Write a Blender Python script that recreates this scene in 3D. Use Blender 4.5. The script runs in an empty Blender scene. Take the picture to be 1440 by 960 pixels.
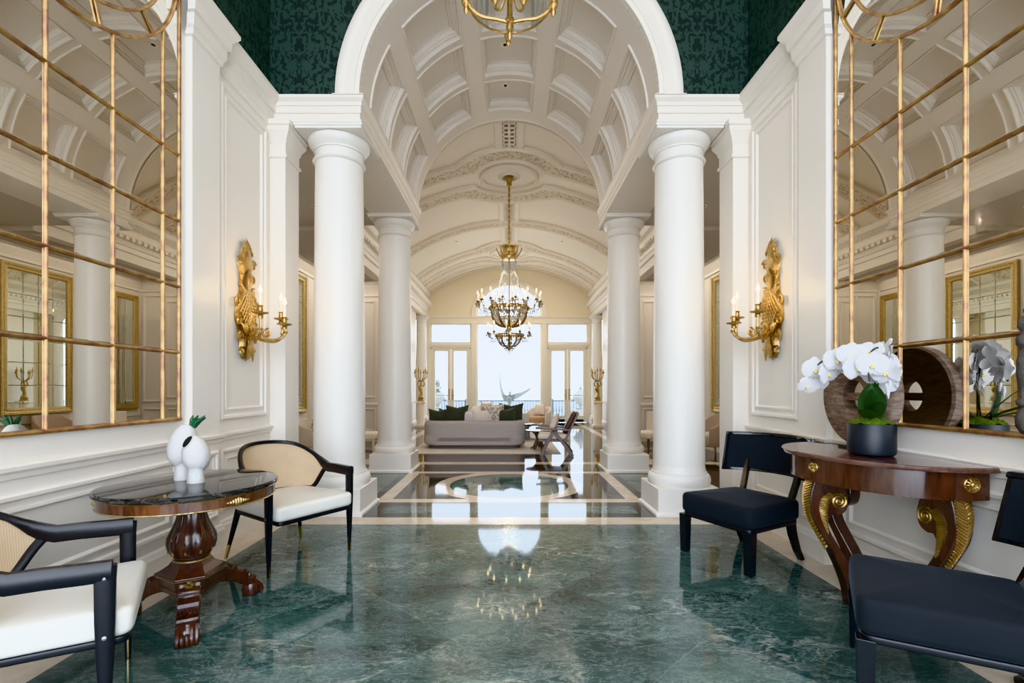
import bpy, bmesh, math, random
from math import sin, cos, pi, sqrt, asin, atan2, radians
from mathutils import Vector, Matrix
random.seed(7)
SC = bpy.context.scene
COL = SC.collection

# ------------------------------------------------------------------ mesh helper
class MB:
    def __init__(s):
        s.v = []; s.f = []; s.m = []; s.M = Matrix.Identity(4); s.mi = 0
    def p(s, x, y, z):
        q = s.M @ Vector((x, y, z)); s.v.append((q.x, q.y, q.z)); return len(s.v) - 1
    def face(s, *ids):
        s.f.append(tuple(ids)); s.m.append(s.mi)
    def box(s, x0, x1, y0, y1, z0, z1):
        a = [s.p(x, y, z) for z in (z0, z1) for y in (y0, y1) for x in (x0, x1)]
        for q in ((0,2,3,1),(4,5,7,6),(0,1,5,4),(2,6,7,3),(0,4,6,2),(1,3,7,5)):
            s.face(*[a[i] for i in q])
    def quad(s, a, b, c, d):
        s.face(s.p(*a), s.p(*b), s.p(*c), s.p(*d))
    def loft(s, loops, closed=True, cap0=False, cap1=False):
        ids = [[s.p(*q) for q in L] for L in loops]
        n = len(ids[0])
        for i in range(len(ids) - 1):
            for j in range(n if closed else n - 1):
                k = (j + 1) % n
                s.face(ids[i][j], ids[i][k], ids[i+1][k], ids[i+1][j])
        if cap0: s.face(*ids[0][::-1])
        if cap1: s.face(*ids[-1])
        return ids
    def lathe(s, prof, n=24, c=(0,0,0), ph=0.0, cap0=True, cap1=True, sx=1.0, sy=1.0):
        L = [[(c[0] + r*sx*cos(ph + 2*pi*j/n), c[1] + r*sy*sin(ph + 2*pi*j/n), c[2] + z) for j in range(n)] for r, z in prof]
        s.loft(L, True, cap0, cap1)
    def tube(s, pts, rad, n=8, closed=False, sx=1.0, cap=True, ph=0.0):
        P = [Vector(p) for p in pts]; N = len(P)
        R = rad if isinstance(rad, (list, tuple)) else [rad]*N
        loops = []; prev = None
        for i in range(N):
            if closed: t = P[(i+1) % N] - P[i-1]
            else: t = P[min(i+1, N-1)] - P[max(i-1, 0)]
            if t.length < 1e-9: t = Vector((0,0,1))
            t.normalize()
            if prev is None:
                u = t.cross(Vector((0,0,1)))
                if u.length < 0.05: u = t.cross(Vector((0,1,0)))
            else:
                u = prev - t*prev.dot(t)
            u.normalize(); w = t.cross(u); prev = u
            loops.append([tuple(P[i] + u*(R[i]*sx*cos(ph+2*pi*j/n)) + w*(R[i]*sin(ph+2*pi*j/n))) for j in range(n)])
        if closed: loops.append(loops[0])
        s.loft(loops, True, cap and not closed, cap and not closed)
    def prism(s, poly, mapf, d0, d1):
        a = [s.p(*mapf(u, v, d0)) for u, v in poly]; b = [s.p(*mapf(u, v, d1)) for u, v in poly]
        n = len(poly)
        s.face(*a[::-1]); s.face(*b)
        for i in range(n):
            k = (i+1) % n; s.face(a[i], a[k], b[k], b[i])
    def panel(s, mapf, u0, u1, v0, v1, prof, nu=1, nv=1, cap=True):
        """nested rectangular moulding loops; prof = [(inset, depth)...]"""
        loops = []
        for ins, d in prof:
            a0, a1, b0, b1 = u0+ins, u1-ins, v0+ins, v1-ins
            L = []
            for i in range(nu): L.append((a0 + (a1-a0)*i/nu, b0))
            for i in range(nv): L.append((a1, b0 + (b1-b0)*i/nv))
            for i in range(nu): L.append((a1 + (a0-a1)*i/nu, b1))
            for i in range(nv): L.append((a0, b1 + (b0-b1)*i/nv))
            loops.append([mapf(u, v, d) for u, v in L])
        ids = s.loft(loops)
        if cap:
            I = ids[-1]
            if nu == 1 and nv == 1: s.face(*I)
            elif nv == 1:
                for i in range(nu):
                    s.face(I[i], I[i+1], I[nu+1+(nu-1-i)], I[(nu+1+(nu-i)) % len(I)])
    def grid(s, fn, nu, nv, closeu=False):
        ids = [[s.p(*fn(i/nu, j/nv)) for j in range(nv+1)] for i in range(nu + (0 if closeu else 1))]
        for i in range(nu):
            k = (i+1) % len(ids)
            for j in range(nv): s.face(ids[i][j], ids[k][j], ids[k][j+1], ids[i][j+1])
    def sweep(s, prof, path, closed=False):
        """prof (out, z) mitred along a plan path of (x, y, nx, ny) (offset direction given)"""
        s.loft([[(x + nx*o, y + ny*o, z) for o, z in prof] for x, y, nx, ny in path], False)
    def ell(s, c, r, nu=12, nv=8):
        s.lathe([(max(1e-4, sin(pi*i/nv))*1.0, -cos(pi*i/nv)*r[2]) for i in range(nv+1)], nu, c, 0, True, True, r[0], r[1])
    def obj(s, name, mats, parent=None, smooth=35, bevel=0, seg=2, weld=True):
        me = bpy.data.meshes.new(name)
        me.from_pydata(s.v, [], s.f)
        if not isinstance(mats, (list, tuple)): mats = [mats]
        for m in mats: me.materials.append(m)
        for i, p in enumerate(me.polygons): p.material_index = s.m[i]
        bm = bmesh.new(); bm.from_mesh(me)
        if weld: bmesh.ops.remove_doubles(bm, verts=bm.verts, dist=1e-5)
        bmesh.ops.dissolve_degenerate(bm, dist=1e-6, edges=bm.edges)
        bmesh.ops.recalc_face_normals(bm, faces=bm.faces)
        bm.to_mesh(me); bm.free()
        if smooth:
            me.shade_smooth(); me.set_sharp_from_angle(angle=radians(smooth))
        o = bpy.data.objects.new(name, me); COL.objects.link(o)
        if parent is not None: o.parent = parent
        if bevel:
            b = o.modifiers.new('bev', 'BEVEL'); b.width = bevel; b.segments = seg; b.limit_method = 'ANGLE'; b.angle_limit = radians(40)
            b.harden_normals = False
        return o

def struct(name, mb, mats, **k):
    o = mb.obj(name, mats, **k); o['kind'] = 'structure'; return o
def tag(o, label, cat, group=None, kind=None):
    o['label'] = label; o['category'] = cat
    if group: o['group'] = group
    if kind: o['kind'] = kind
    return o
def thing(name, label, cat, loc=(0,0,0), rz=0.0, group=None):
    o = bpy.data.objects.new(name, None); COL.objects.link(o); o.empty_display_size = .1
    o.location = loc; o.rotation_euler = (0, 0, rz)
    return tag(o, label, cat, group)
def copy_tree(o, parent=None):
    c = o.copy(); COL.objects.link(c); c.parent = parent
    for ch in list(o.children): copy_tree(ch, c)
    return c
def inst(src, parent, loc=None, rot=None, scale=None):
    c = src.copy(); COL.objects.link(c); c.parent = parent
    if loc is not None: c.location = loc
    if rot is not None: c.rotation_euler = rot
    if scale is not None: c.scale = scale
    for ch in list(src.children):
        inst(ch, c)
    return c
def smoothstep(a, b, x):
    t = max(0, min(1, (x-a)/(b-a))); return t*t*(3-2*t)
def cr(pts, n=6):
    """Catmull-Rom resample of tuples"""
    out = []
    P = [Vector(p) for p in pts]
    for i in range(len(P)-1):
        p0 = P[max(i-1, 0)]; p1 = P[i]; p2 = P[i+1]; p3 = P[min(i+2, len(P)-1)]
        for k in range(n):
            t = k/n
            out.append(tuple(0.5*((2*p1) + (p2-p0)*t + (2*p0-5*p1+4*p2-p3)*t*t + (3*p1-p0-3*p2+p3)*t**3)))
    out.append(tuple(P[-1])); return out

# ------------------------------------------------------------------ materials
def newmat(name):
    m = bpy.data.materials.new(name); m.use_nodes = True
    nt = m.node_tree; nt.nodes.clear()
    out = nt.nodes.new('ShaderNodeOutputMaterial')
    return m, nt, out
def N(nt, typ, ins=None, **attrs):
    n = nt.nodes.new('ShaderNode' + typ)
    for k, v in attrs.items(): setattr(n, k, v)
    for k, v in (ins or {}).items():
        if hasattr(v, 'is_output') or isinstance(v, bpy.types.NodeSocket): nt.links.new(v, n.inputs[k])
        else: n.inputs[k].default_value = v
    return n
def c4(c): return (c[0], c[1], c[2], 1.0)
def ramp(nt, fac, stops):
    n = nt.nodes.new('ShaderNodeValToRGB'); nt.links.new(fac, n.inputs[0])
    e = n.color_ramp.elements
    while len(e) < len(stops): e.new(0.5)
    for i, (p, c) in enumerate(stops):
        e[i].position = p; e[i].color = c4(c) if len(c) == 3 else c
    return n.outputs[0]
def mix(nt, fac, a, b, mode='MIX'):
    n = nt.nodes.new('ShaderNodeMix'); n.data_type = 'RGBA'; n.blend_type = mode
    for sock, v in ((n.inputs[0], fac), (n.inputs[6], a), (n.inputs[7], b)):
        if isinstance(v, bpy.types.NodeSocket): nt.links.new(v, sock)
        elif isinstance(v, (int, float)): sock.default_value = v
        else: sock.default_value = c4(v)
    return n.outputs[2]
def mth(nt, op, a, b=0.0, c=0.0):
    n = nt.nodes.new('ShaderNodeMath'); n.operation = op
    for i, v in enumerate((a, b, c)):
        if isinstance(v, bpy.types.NodeSocket): nt.links.new(v, n.inputs[i])
        else: n.inputs[i].default_value = v
    return n.outputs[0]
def pbsdf(nt, out, col, rough=.5, metal=0., **k):
    b = nt.nodes.new('ShaderNodeBsdfPrincipled')
    for key, v in [('Base Color', col), ('Roughness', rough), ('Metallic', metal)] + list(k.items()):
        if isinstance(v, bpy.types.NodeSocket): nt.links.new(v, b.inputs[key])
        elif isinstance(v, (tuple, list)) and len(v) == 3: b.inputs[key].default_value = c4(v)
        else: b.inputs[key].default_value = v
    nt.links.new(b.outputs[0], out.inputs[0]); return b
def plain(name, col, rough=.5, metal=0., vary=.06, scale=6., bump=0., bscale=60., **k):
    m, nt, out = newmat(name)
    tc = N(nt, 'TexCoord')
    nz = N(nt, 'TexNoise', {'Vector': tc.outputs['Object'], 'Scale': scale, 'Detail': 3.0})
    c = mix(nt, nz.outputs[0], [x*(1-vary) for x in col], [min(1, x*(1+vary)) for x in col])
    b = pbsdf(nt, out, c, rough, metal, **k)
    if bump:
        n2 = N(nt, 'TexNoise', {'Vector': tc.outputs['Object'], 'Scale': bscale, 'Detail': 4.0})
        bp = N(nt, 'Bump', {'Height': n2.outputs[0], 'Strength': bump, 'Distance': .01})
        nt.links.new(bp.outputs[0], b.inputs['Normal'])
    return m
SPEC = 'Specular IOR Level'
M = {}
M['white'] = plain('warm white paint', (.82, .765, .695), .42, vary=.015, scale=1.5)
M['colwhite'] = plain('column white paint', (.80, .77, .725), .38, vary=.015, scale=1.5)
M['cream'] = plain('cream plaster', (.80, .71, .59), .6, vary=.02, scale=1.2)
M['vault'] = plain('vault plaster', (.82, .75, .655), .6, vary=.02, scale=1.2)
M['barrel'] = plain('barrel plaster', (.76, .70, .63), .55, vary=.015, scale=1.5)
M['farwall'] = plain('far wall cream paint', (.80, .71, .54), .6, vary=.02)
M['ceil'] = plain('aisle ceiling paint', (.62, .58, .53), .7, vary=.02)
M['frameW'] = plain('window frame paint', (.80, .74, .62), .45, vary=.02)
M['gold'] = plain('gilt bronze', (.60, .40, .155), .34, 1.0, vary=.4, scale=22, bump=.45, bscale=70)
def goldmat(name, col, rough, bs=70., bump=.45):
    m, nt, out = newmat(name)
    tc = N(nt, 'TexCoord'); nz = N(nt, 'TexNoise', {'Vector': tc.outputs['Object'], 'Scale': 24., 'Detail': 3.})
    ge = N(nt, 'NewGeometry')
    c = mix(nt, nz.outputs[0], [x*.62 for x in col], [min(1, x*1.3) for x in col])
    crease_shade = ramp(nt, ge.outputs['Pointiness'], [(.40, (.16, .13, .10)), (.50, (.85, .85, .85)), (.58, (1, 1, 1))])  # occlusion shade in the crevices, put into the gilt colour
    c = mix(nt, 1.0, c, crease_shade, 'MULTIPLY')
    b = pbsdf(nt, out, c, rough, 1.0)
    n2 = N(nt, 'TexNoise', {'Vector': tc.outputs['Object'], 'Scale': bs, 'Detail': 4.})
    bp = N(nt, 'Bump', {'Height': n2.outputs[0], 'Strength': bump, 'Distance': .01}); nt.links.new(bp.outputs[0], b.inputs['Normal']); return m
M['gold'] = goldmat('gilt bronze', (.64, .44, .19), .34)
M['brass'] = plain('polished brass', (.70, .53, .26), .22, 1.0, vary=.06)
M['antgold'] = plain('antique gold', (.56, .43, .22), .38, 1.0, vary=.25, scale=25, bump=.6, bscale=60)
M['bronze'] = plain('dark gilded bronze', (.42, .28, .11), .38, 1.0, vary=.3, scale=16, bump=.5, bscale=50)
M['lacquer'] = plain('ebony lacquer', (.012, .012, .014), .12, vary=.1, **{SPEC: .6})
M['ebon'] = plain('ebonised wood', (.013, .012, .014), .32, vary=.25, scale=14)
M['velvet'] = plain('navy velvet', (.012, .0135, .0165), .9, vary=.25, scale=5, **{'Sheen Weight': .22, 'Sheen Roughness': .35, 'Sheen Tint': (.33, .37, .44)})
M['leather'] = plain('white leather', (.79, .76, .69), .42, vary=.02, bump=.08, bscale=180)
M['ceramic'] = plain('white ceramic', (.60, .585, .555), .62, vary=.06, bump=.35, bscale=60)
M['potblack'] = plain('matte blue black glaze', (.017, .02, .026), .42, vary=.08)
M['dark'] = plain('dark void', (.012, .011, .010), .9)
M['sofa'] = plain('mauve grey bouclé', (.425, .388, .372), .92, vary=.07, scale=40, bump=.25, bscale=220)
M['sofa2'] = plain('pale grey upholstery', (.55, .545, .54), .9, vary=.05, scale=30)
M['plinthgrey'] = plain('taupe sofa plinth', (.16, .135, .12), .6)
M['creamfab'] = plain('cream upholstery', (.75, .68, .58), .9, vary=.04, scale=30)
M['tanfab'] = plain('tan seat fabric', (.48, .31, .19), .85, vary=.08)
M['palewood'] = plain('pale wood', (.66, .52, .36), .45, vary=.15, scale=9)
M['taupefab'] = plain('taupe upholstery', (.50, .40, .34), .9, vary=.05)
M['greenpil'] = plain('olive green velvet', (.062, .068, .048), .85, vary=.2, scale=12, **{'Sheen Weight': .3})
M['lilacpil'] = plain('pale lilac fabric', (.66, .60, .60), .9, vary=.05)
M['pinkpil'] = plain('blush fabric', (.74, .65, .58), .9, vary=.08, scale=25)
M['rug'] = plain('ivory rug', (.66, .60, .54), .95, vary=.06, scale=3, bump=.3, bscale=150)
M['stone'] = plain('pale carved stone', (.34, .345, .335), .7, vary=.1, bump=.4, bscale=25)
M['darkstone'] = plain('dark carved stone', (.10, .088, .078), .8, vary=.35, scale=18, bump=.8, bscale=45)
M['terrace'] = plain('terrace stone', (.70, .68, .64), .7)
M['railgrey'] = plain('blue grey railing paint', (.09, .125, .14), .5)
M['browncush'] = plain('brown leather', (.10, .055, .04), .5, vary=.15)
M['leaf'] = plain('orchid leaf', (.030, .064, .020), .42, vary=.3, scale=14)
M['moss'] = plain('bright moss', (.10, .16, .012), .95, vary=.55, scale=60, bump=1.0, bscale=120)
M['stem'] = plain('dark stem', (.035, .04, .02), .6)
M['cactus'] = plain('green succulent', (.03, .11, .05), .5, vary=.3, scale=30)
M['seawater'] = plain('sea water', (.06, .115, .145), .35, vary=.1, scale=.01)
M['steel'] = plain('steel screw', (.45, .45, .46), .3, 1.0)
M['glassdark'] = plain('dark smoked glass', (.03, .035, .04), .05, **{SPEC: .8})
M['candle'] = plain('ivory candle sleeve', (.85, .82, .74), .5, **{'Emission Color': (1, .86, .62), 'Emission Strength': .25})

def emis(name, col, st):
    m, nt, out = newmat(name)
    tc = N(nt, 'TexCoord'); nz = N(nt, 'TexNoise', {'Vector': tc.outputs['Object'], 'Scale': 30.})
    c = mix(nt, nz.outputs[0], [x*.97 for x in col], col)
    e = N(nt, 'Emission', {'Color': c, 'Strength': st}); nt.links.new(e.outputs[0], out.inputs[0]); return m
M['bulb'] = emis('candle bulb glow', (1, .80, .48), 22.)
M['ribdark'] = plain('dark patinated bronze', (.30, .20, .10), .35, 1.0, vary=.4, scale=20)
M['spotglow'] = emis('downlight glow', (1, .86, .68), 5.)

def glassmat(name, tint, gl=.08, rough=.0):
    m, nt, out = newmat(name)
    lw = N(nt, 'LayerWeight', {'Blend': .25})
    f = mth(nt, 'MULTIPLY_ADD', lw.outputs[0], .55, gl)
    t = N(nt, 'BsdfTransparent', {'Color': c4(tint)}); g = N(nt, 'BsdfGlossy', {'Color': (1, 1, 1, 1), 'Roughness': rough})
    mx = N(nt, 'MixShader', {0: f, 1: t.outputs[0], 2: g.outputs[0]}); nt.links.new(mx.outputs[0], out.inputs[0]); return m
M['pane'] = glassmat('window glass', (.96, .975, .98), .03)
M['lglass'] = glassmat('lantern glass', (.93, .93, .92), .10)
def crystalmat():
    m, nt, out = newmat('cut crystal')
    lw = N(nt, 'LayerWeight', {'Blend': .4})
    t = N(nt, 'BsdfTransparent', {'Color': (.92, .93, .94, 1)}); g = N(nt, 'BsdfGlossy', {'Color': (.95, .95, .95, 1), 'Roughness': .08}); d = N(nt, 'BsdfDiffuse', {'Color': (.60, .59, .575, 1)})
    a = N(nt, 'MixShader', {0: .45, 1: g.outputs[0], 2: d.outputs[0]})
    b = N(nt, 'MixShader', {0: mth(nt, 'MULTIPLY_ADD', lw.outputs[1], .45, .5), 1: t.outputs[0], 2: a.outputs[0]})
    nt.links.new(b.outputs[0], out.inputs[0]); return m
M['crystal'] = crystalmat()

def mirrormat(name, col, spots=True):
    m, nt, out = newmat(name)
    tc = N(nt, 'TexCoord')
    nz = N(nt, 'TexNoise', {'Vector': tc.outputs['Object'], 'Scale': 1.6, 'Detail': 4.})
    c = mix(nt, nz.outputs[0], [x*.95 for x in col], col)
    pbsdf(nt, out, c, .004, 1.0); return m
M['mirror'] = mirrormat('antiqued mirror', (.88, .855, .79))
M['mirrorb'] = mirrormat('bevelled mirror edge', (.93, .93, .93))
M['mirrorg'] = mirrormat('old mirror', (.80, .84, .78))

def barmat():
    m, nt, out = newmat('red gilt wood')
    tc = N(nt, 'TexCoord')
    nz = N(nt, 'TexNoise', {'Vector': tc.outputs['Object'], 'Scale': 14., 'Detail': 4.})
    c = ramp(nt, nz.outputs[0], [(.36, (.33, .18, .11)), (.5, (.47, .29, .14)), (.68, (.58, .41, .19))])
    pbsdf(nt, out, c, .40, .75); return m
M['bar'] = barmat()

def woodmat(name, c0, c1, scale=1.0, rough=.16, axis=(1, 1, .18)):
    m, nt, out = newmat(name)
    tc = N(nt, 'TexCoord'); mp = N(nt, 'Mapping', {'Vector': tc.outputs['Object'], 'Scale': (axis[0]*scale, axis[1]*scale, axis[2]*scale)})
    n1 = N(nt, 'TexNoise', {'Vector': mp.outputs[0], 'Scale': 9., 'Detail': 5., 'Distortion': 1.2})
    n2 = N(nt, 'TexNoise', {'Vector': mp.outputs[0], 'Scale': 48., 'Detail': 3.})
    f = mth(nt, 'MULTIPLY_ADD', n2.outputs[0], .35, mth(nt, 'MULTIPLY', n1.outputs[0], .75))
    c = ramp(nt, f, [(.36, c0), (.66, c1)])
    pbsdf(nt, out, c, rough, 0., **{SPEC: .6, 'Coat Weight': .4, 'Coat Roughness': .08}); return m
M['rosewood'] = woodmat('polished rosewood', (.024, .009, .005), (.105, .04, .02))
M['rosedark'] = woodmat('dark carved mahogany', (.022, .009, .006), (.075, .028, .016), rough=.22)
M['mahog'] = woodmat('figured mahogany veneer', (.03, .011, .006), (.155, .062, .028), axis=(1.6, 1.6, .25))
M['teak'] = woodmat('dark teak', (.05, .025, .016), (.13, .065, .04), rough=.4)
M['root'] = woodmat('brown root wood', (.05, .03, .02), (.16, .09, .06), rough=.5)
M['contop'] = woodmat('console top veneer', (.085, .042, .03), (.16, .088, .066), rough=.12, axis=(.5, 2, 1))

def wheelwood():
    m, nt, out = newmat('weathered wheel wood')
    tc = N(nt, 'TexCoord'); mp = N(nt, 'Mapping', {'Vector': tc.outputs['Object'], 'Scale': (3., 3., 14.)})
    n1 = N(nt, 'TexNoise', {'Vector': mp.outputs[0], 'Scale': 4., 'Detail': 7., 'Roughness': .65})
    c = ramp(nt, n1.outputs[0], [(.3, (.11, .075, .056)), (.52, (.26, .185, .142)), (.72, (.40, .31, .25))])
    b = pbsdf(nt, out, c, .75)
    bp = N(nt, 'Bump', {'Height': n1.outputs[0], 'Strength': .5, 'Distance': .02}); nt.links.new(bp.outputs[0], b.inputs['Normal'])
    return m
M['wheel'] = wheelwood()

def canemat():
    m, nt, out = newmat('woven cane')
    uv = N(nt, 'UVMap')
    mp = N(nt, 'Mapping', {'Vector': uv.outputs[0], 'Scale': (1, 1, 1)})
    sx = N(nt, 'SeparateXYZ', {0: mp.outputs[0]})
    a = mth(nt, 'SINE', mth(nt, 'MULTIPLY', sx.outputs[0], 2*pi/.008))
    b = mth(nt, 'SINE', mth(nt, 'MULTIPLY', sx.outputs[1], 2*pi/.008))
    h = mth(nt, 'MULTIPLY', mth(nt, 'ADD', a, 1.0), mth(nt, 'ADD', b, 1.0))
    h2 = mth(nt, 'GREATER_THAN', h, 2.4)
    nz = N(nt, 'TexNoise', {'Vector': uv.outputs[0], 'Scale': 9., 'Detail': 3.})
    c = mix(nt, nz.outputs[0], (.70, .53, .36), (.80, .64, .45))
    c = mix(nt, mth(nt, 'MULTIPLY', h2, .55), c, (.30, .20, .11))
    d = N(nt, 'BsdfDiffuse', {'Color': c}); tl = N(nt, 'BsdfTranslucent', {'Color': c})
    mx = N(nt, 'MixShader', {0: .3, 1: d.outputs[0], 2: tl.outputs[0]})
    nt.links.new(mx.outputs[0], out.inputs[0]); return m
M['cane'] = canemat()

def petalmat():
    m, nt, out = newmat('white orchid petal')
    tc = N(nt, 'TexCoord'); nz = N(nt, 'TexNoise', {'Vector': tc.outputs['Object'], 'Scale': 25.})
    c = mix(nt, nz.outputs[0], (.78, .77, .79), (.86, .85, .85))
    d = N(nt, 'BsdfDiffuse', {'Color': c}); tl = N(nt, 'BsdfTranslucent', {'Color': c})
    mx = N(nt, 'MixShader', {0: .3, 1: d.outputs[0], 2: tl.outputs[0]}); nt.links.new(mx.outputs[0], out.inputs[0]); return m
M['petal'] = petalmat()
M['lip'] = plain('yellow orchid lip', (.80, .68, .30), .6)

def greenmarble(name='green marble', tile=.92, dark=1.0, seams=True):
    m, nt, out = newmat(name)
    tc = N(nt, 'TexCoord')
    mp = N(nt, 'Mapping', {'Vector': tc.outputs['Object'], 'Rotation': (0, 0, radians(45)), 'Location': (.15, .31, 0), 'Scale': (1/tile, 1/tile, 1)})
    fl = N(nt, 'VectorMath', {0: mp.outputs[0]}, operation='FLOOR')
    wn = N(nt, 'TexWhiteNoise', {'Vector': fl.outputs[0]}, noise_dimensions='3D')
    off = N(nt, 'VectorMath', {0: wn.outputs['Color'], 1: (17., 17., 3.)}, operation='MULTIPLY')
    st = N(nt, 'Mapping', {'Vector': tc.outputs['Object'], 'Rotation': (0, 0, radians(-30)), 'Scale': (.75, 1.6, 1.0)})
    v = N(nt, 'VectorMath', {0: st.outputs[0], 1: off.outputs[0]}, operation='ADD').outputs[0]
    dn = N(nt, 'TexNoise', {'Vector': v, 'Scale': 2.2, 'Detail': 5., 'Roughness': .6})
    dv = N(nt, 'VectorMath', {0: dn.outputs['Color'], 1: (.9, .9, .9)}, operation='MULTIPLY')
    vd = N(nt, 'VectorMath', {0: v, 1: dv.outputs[0]}, operation='ADD').outputs[0]
    big = N(nt, 'TexNoise', {'Vector': vd, 'Scale': 1.5, 'Detail': 8., 'Roughness': .68})
    base = ramp(nt, big.outputs[0], [(.28, (.022*dark, .034*dark, .034*dark)), (.45, (.046*dark, .082*dark, .076*dark)), (.60, (.075*dark, .130*dark, .118*dark)), (.78, (.13*dark, .185*dark, .17*dark))])
    vo = N(nt, 'TexVoronoi', {'Vector': vd, 'Scale': 4.2}, feature='DISTANCE_TO_EDGE')
    ve = ramp(nt, vo.outputs['Distance'], [(.0, (1, 1, 1)), (.035, (.25, .25, .25)), (.09, (0, 0, 0))])
    fn_ = N(nt, 'TexNoise', {'Vector': vd, 'Scale': 9., 'Detail': 4.})
    fv_ = N(nt, 'VectorMath', {0: fn_.outputs['Color'], 1: (.30, .30, .30)}, operation='MULTIPLY')
    vd2 = N(nt, 'VectorMath', {0: vd, 1: fv_.outputs[0]}, operation='ADD').outputs[0]
    vo2 = N(nt, 'TexVoronoi', {'Vector': vd2, 'Scale': 10.}, feature='DISTANCE_TO_EDGE')
    ve2 = ramp(nt, vo2.outputs['Distance'], [(.0, (.9, .9, .9)), (.035, (.35, .35, .35)), (.12, (.08, .08, .08)), (.25, (0, 0, 0))])
    msk = N(nt, 'TexNoise', {'Vector': v, 'Scale': 1.7, 'Detail': 3.})
    mk = ramp(nt, msk.outputs[0], [(.42, (0, 0, 0)), (.68, (1, 1, 1))])
    mk2 = ramp(nt, msk.outputs[0], [(.30, (.25, .25, .25)), (.6, (.85, .85, .85))])
    f1 = mth(nt, 'MULTIPLY', ve, mk); f2 = mth(nt, 'MULTIPLY', ve2, mk2)
    c = mix(nt, mth(nt, 'MULTIPLY', f2, .95), base, (.27*dark, .35*dark, .325*dark))
    c = mix(nt, mth(nt, 'MULTIPLY', f1, .5), c, (.36*dark, .42*dark, .40*dark))
    # long pale veins
    ln = N(nt, 'TexNoise', {'Vector': vd, 'Scale': .8, 'Detail': 4., 'Distortion': .6})
    lv = mth(nt, 'ABSOLUTE', mth(nt, 'SUBTRACT', ln.outputs[0], .5))
    lf = ramp(nt, lv, [(.0, (1, 1, 1)), (.005, (.3, .3, .3)), (.011, (0, 0, 0))])
    c = mix(nt, mth(nt, 'MULTIPLY', lf, mth(nt, 'MULTIPLY', mk, .8)), c, (.60, .62, .55))
    if seams:
        fr = N(nt, 'VectorMath', {0: mp.outputs[0]}, operation='FRACTION')
        s = N(nt, 'SeparateXYZ', {0: fr.outputs[0]})
        ex = mth(nt, 'LESS_THAN', s.outputs[0], .0035); ey = mth(nt, 'LESS_THAN', s.outputs[1], .0035)
        c = mix(nt, mth(nt, 'MULTIPLY', mth(nt, 'MAXIMUM', ex, ey), .45), c, (.20, .27, .25))
        tint = mix(nt, wn.outputs['Value'], (.86, .875, .89), (1.10, 1.09, 1.06))
        c = mix(nt, 1.0, c, tint, 'MULTIPLY')
    pbsdf(nt, out, c, .05, 0., IOR=1.56, **{SPEC: .5}); return m
M['green'] = greenmarble()
M['greenin'] = greenmarble('grey green inlay marble', dark=1.15, seams=False)

def marble(name, c0, c1, vein, rough=.05, vs=3., vf=.5):
    m, nt, out = newmat(name)
    tc = N(nt, 'TexCoord')
    dn = N(nt, 'TexNoise', {'Vector': tc.outputs['Object'], 'Scale': 2.5, 'Detail': 6.})
    vd = N(nt, 'VectorMath', {0: tc.outputs['Object'], 1: dn.outputs['Color']}, operation='ADD').outputs[0]
    n1 = N(nt, 'TexNoise', {'Vector': vd, 'Scale': vs, 'Detail': 6.})
    c = ramp(nt, n1.outputs[0], [(.35, c0), (.65, c1)])
    vo = N(nt, 'TexVoronoi', {'Vector': vd, 'Scale': vs}, feature='DISTANCE_TO_EDGE')
    ve = ramp(nt, vo.outputs['Distance'], [(0, (1, 1, 1)), (.04, (0, 0, 0))])
    c = mix(nt, mth(nt, 'MULTIPLY', ve, vf), c, vein)
    pbsdf(nt, out, c, rough, 0., IOR=1.62, **{SPEC: .55}); return m
M['beige'] = marble('beige marble', (.62, .52, .40), (.72, .62, .50), (.78, .70, .60), .08, 4., .3)
M['blackm'] = marble('dark brown marble', (.022, .020, .017), (.06, .052, .042), (.16, .14, .11), .05, 3., .3)
M['tabletop'] = marble('black marble', (.012, .012, .013), (.028, .027, .028), (.25, .24, .23), .05, 5., .25)

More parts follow.
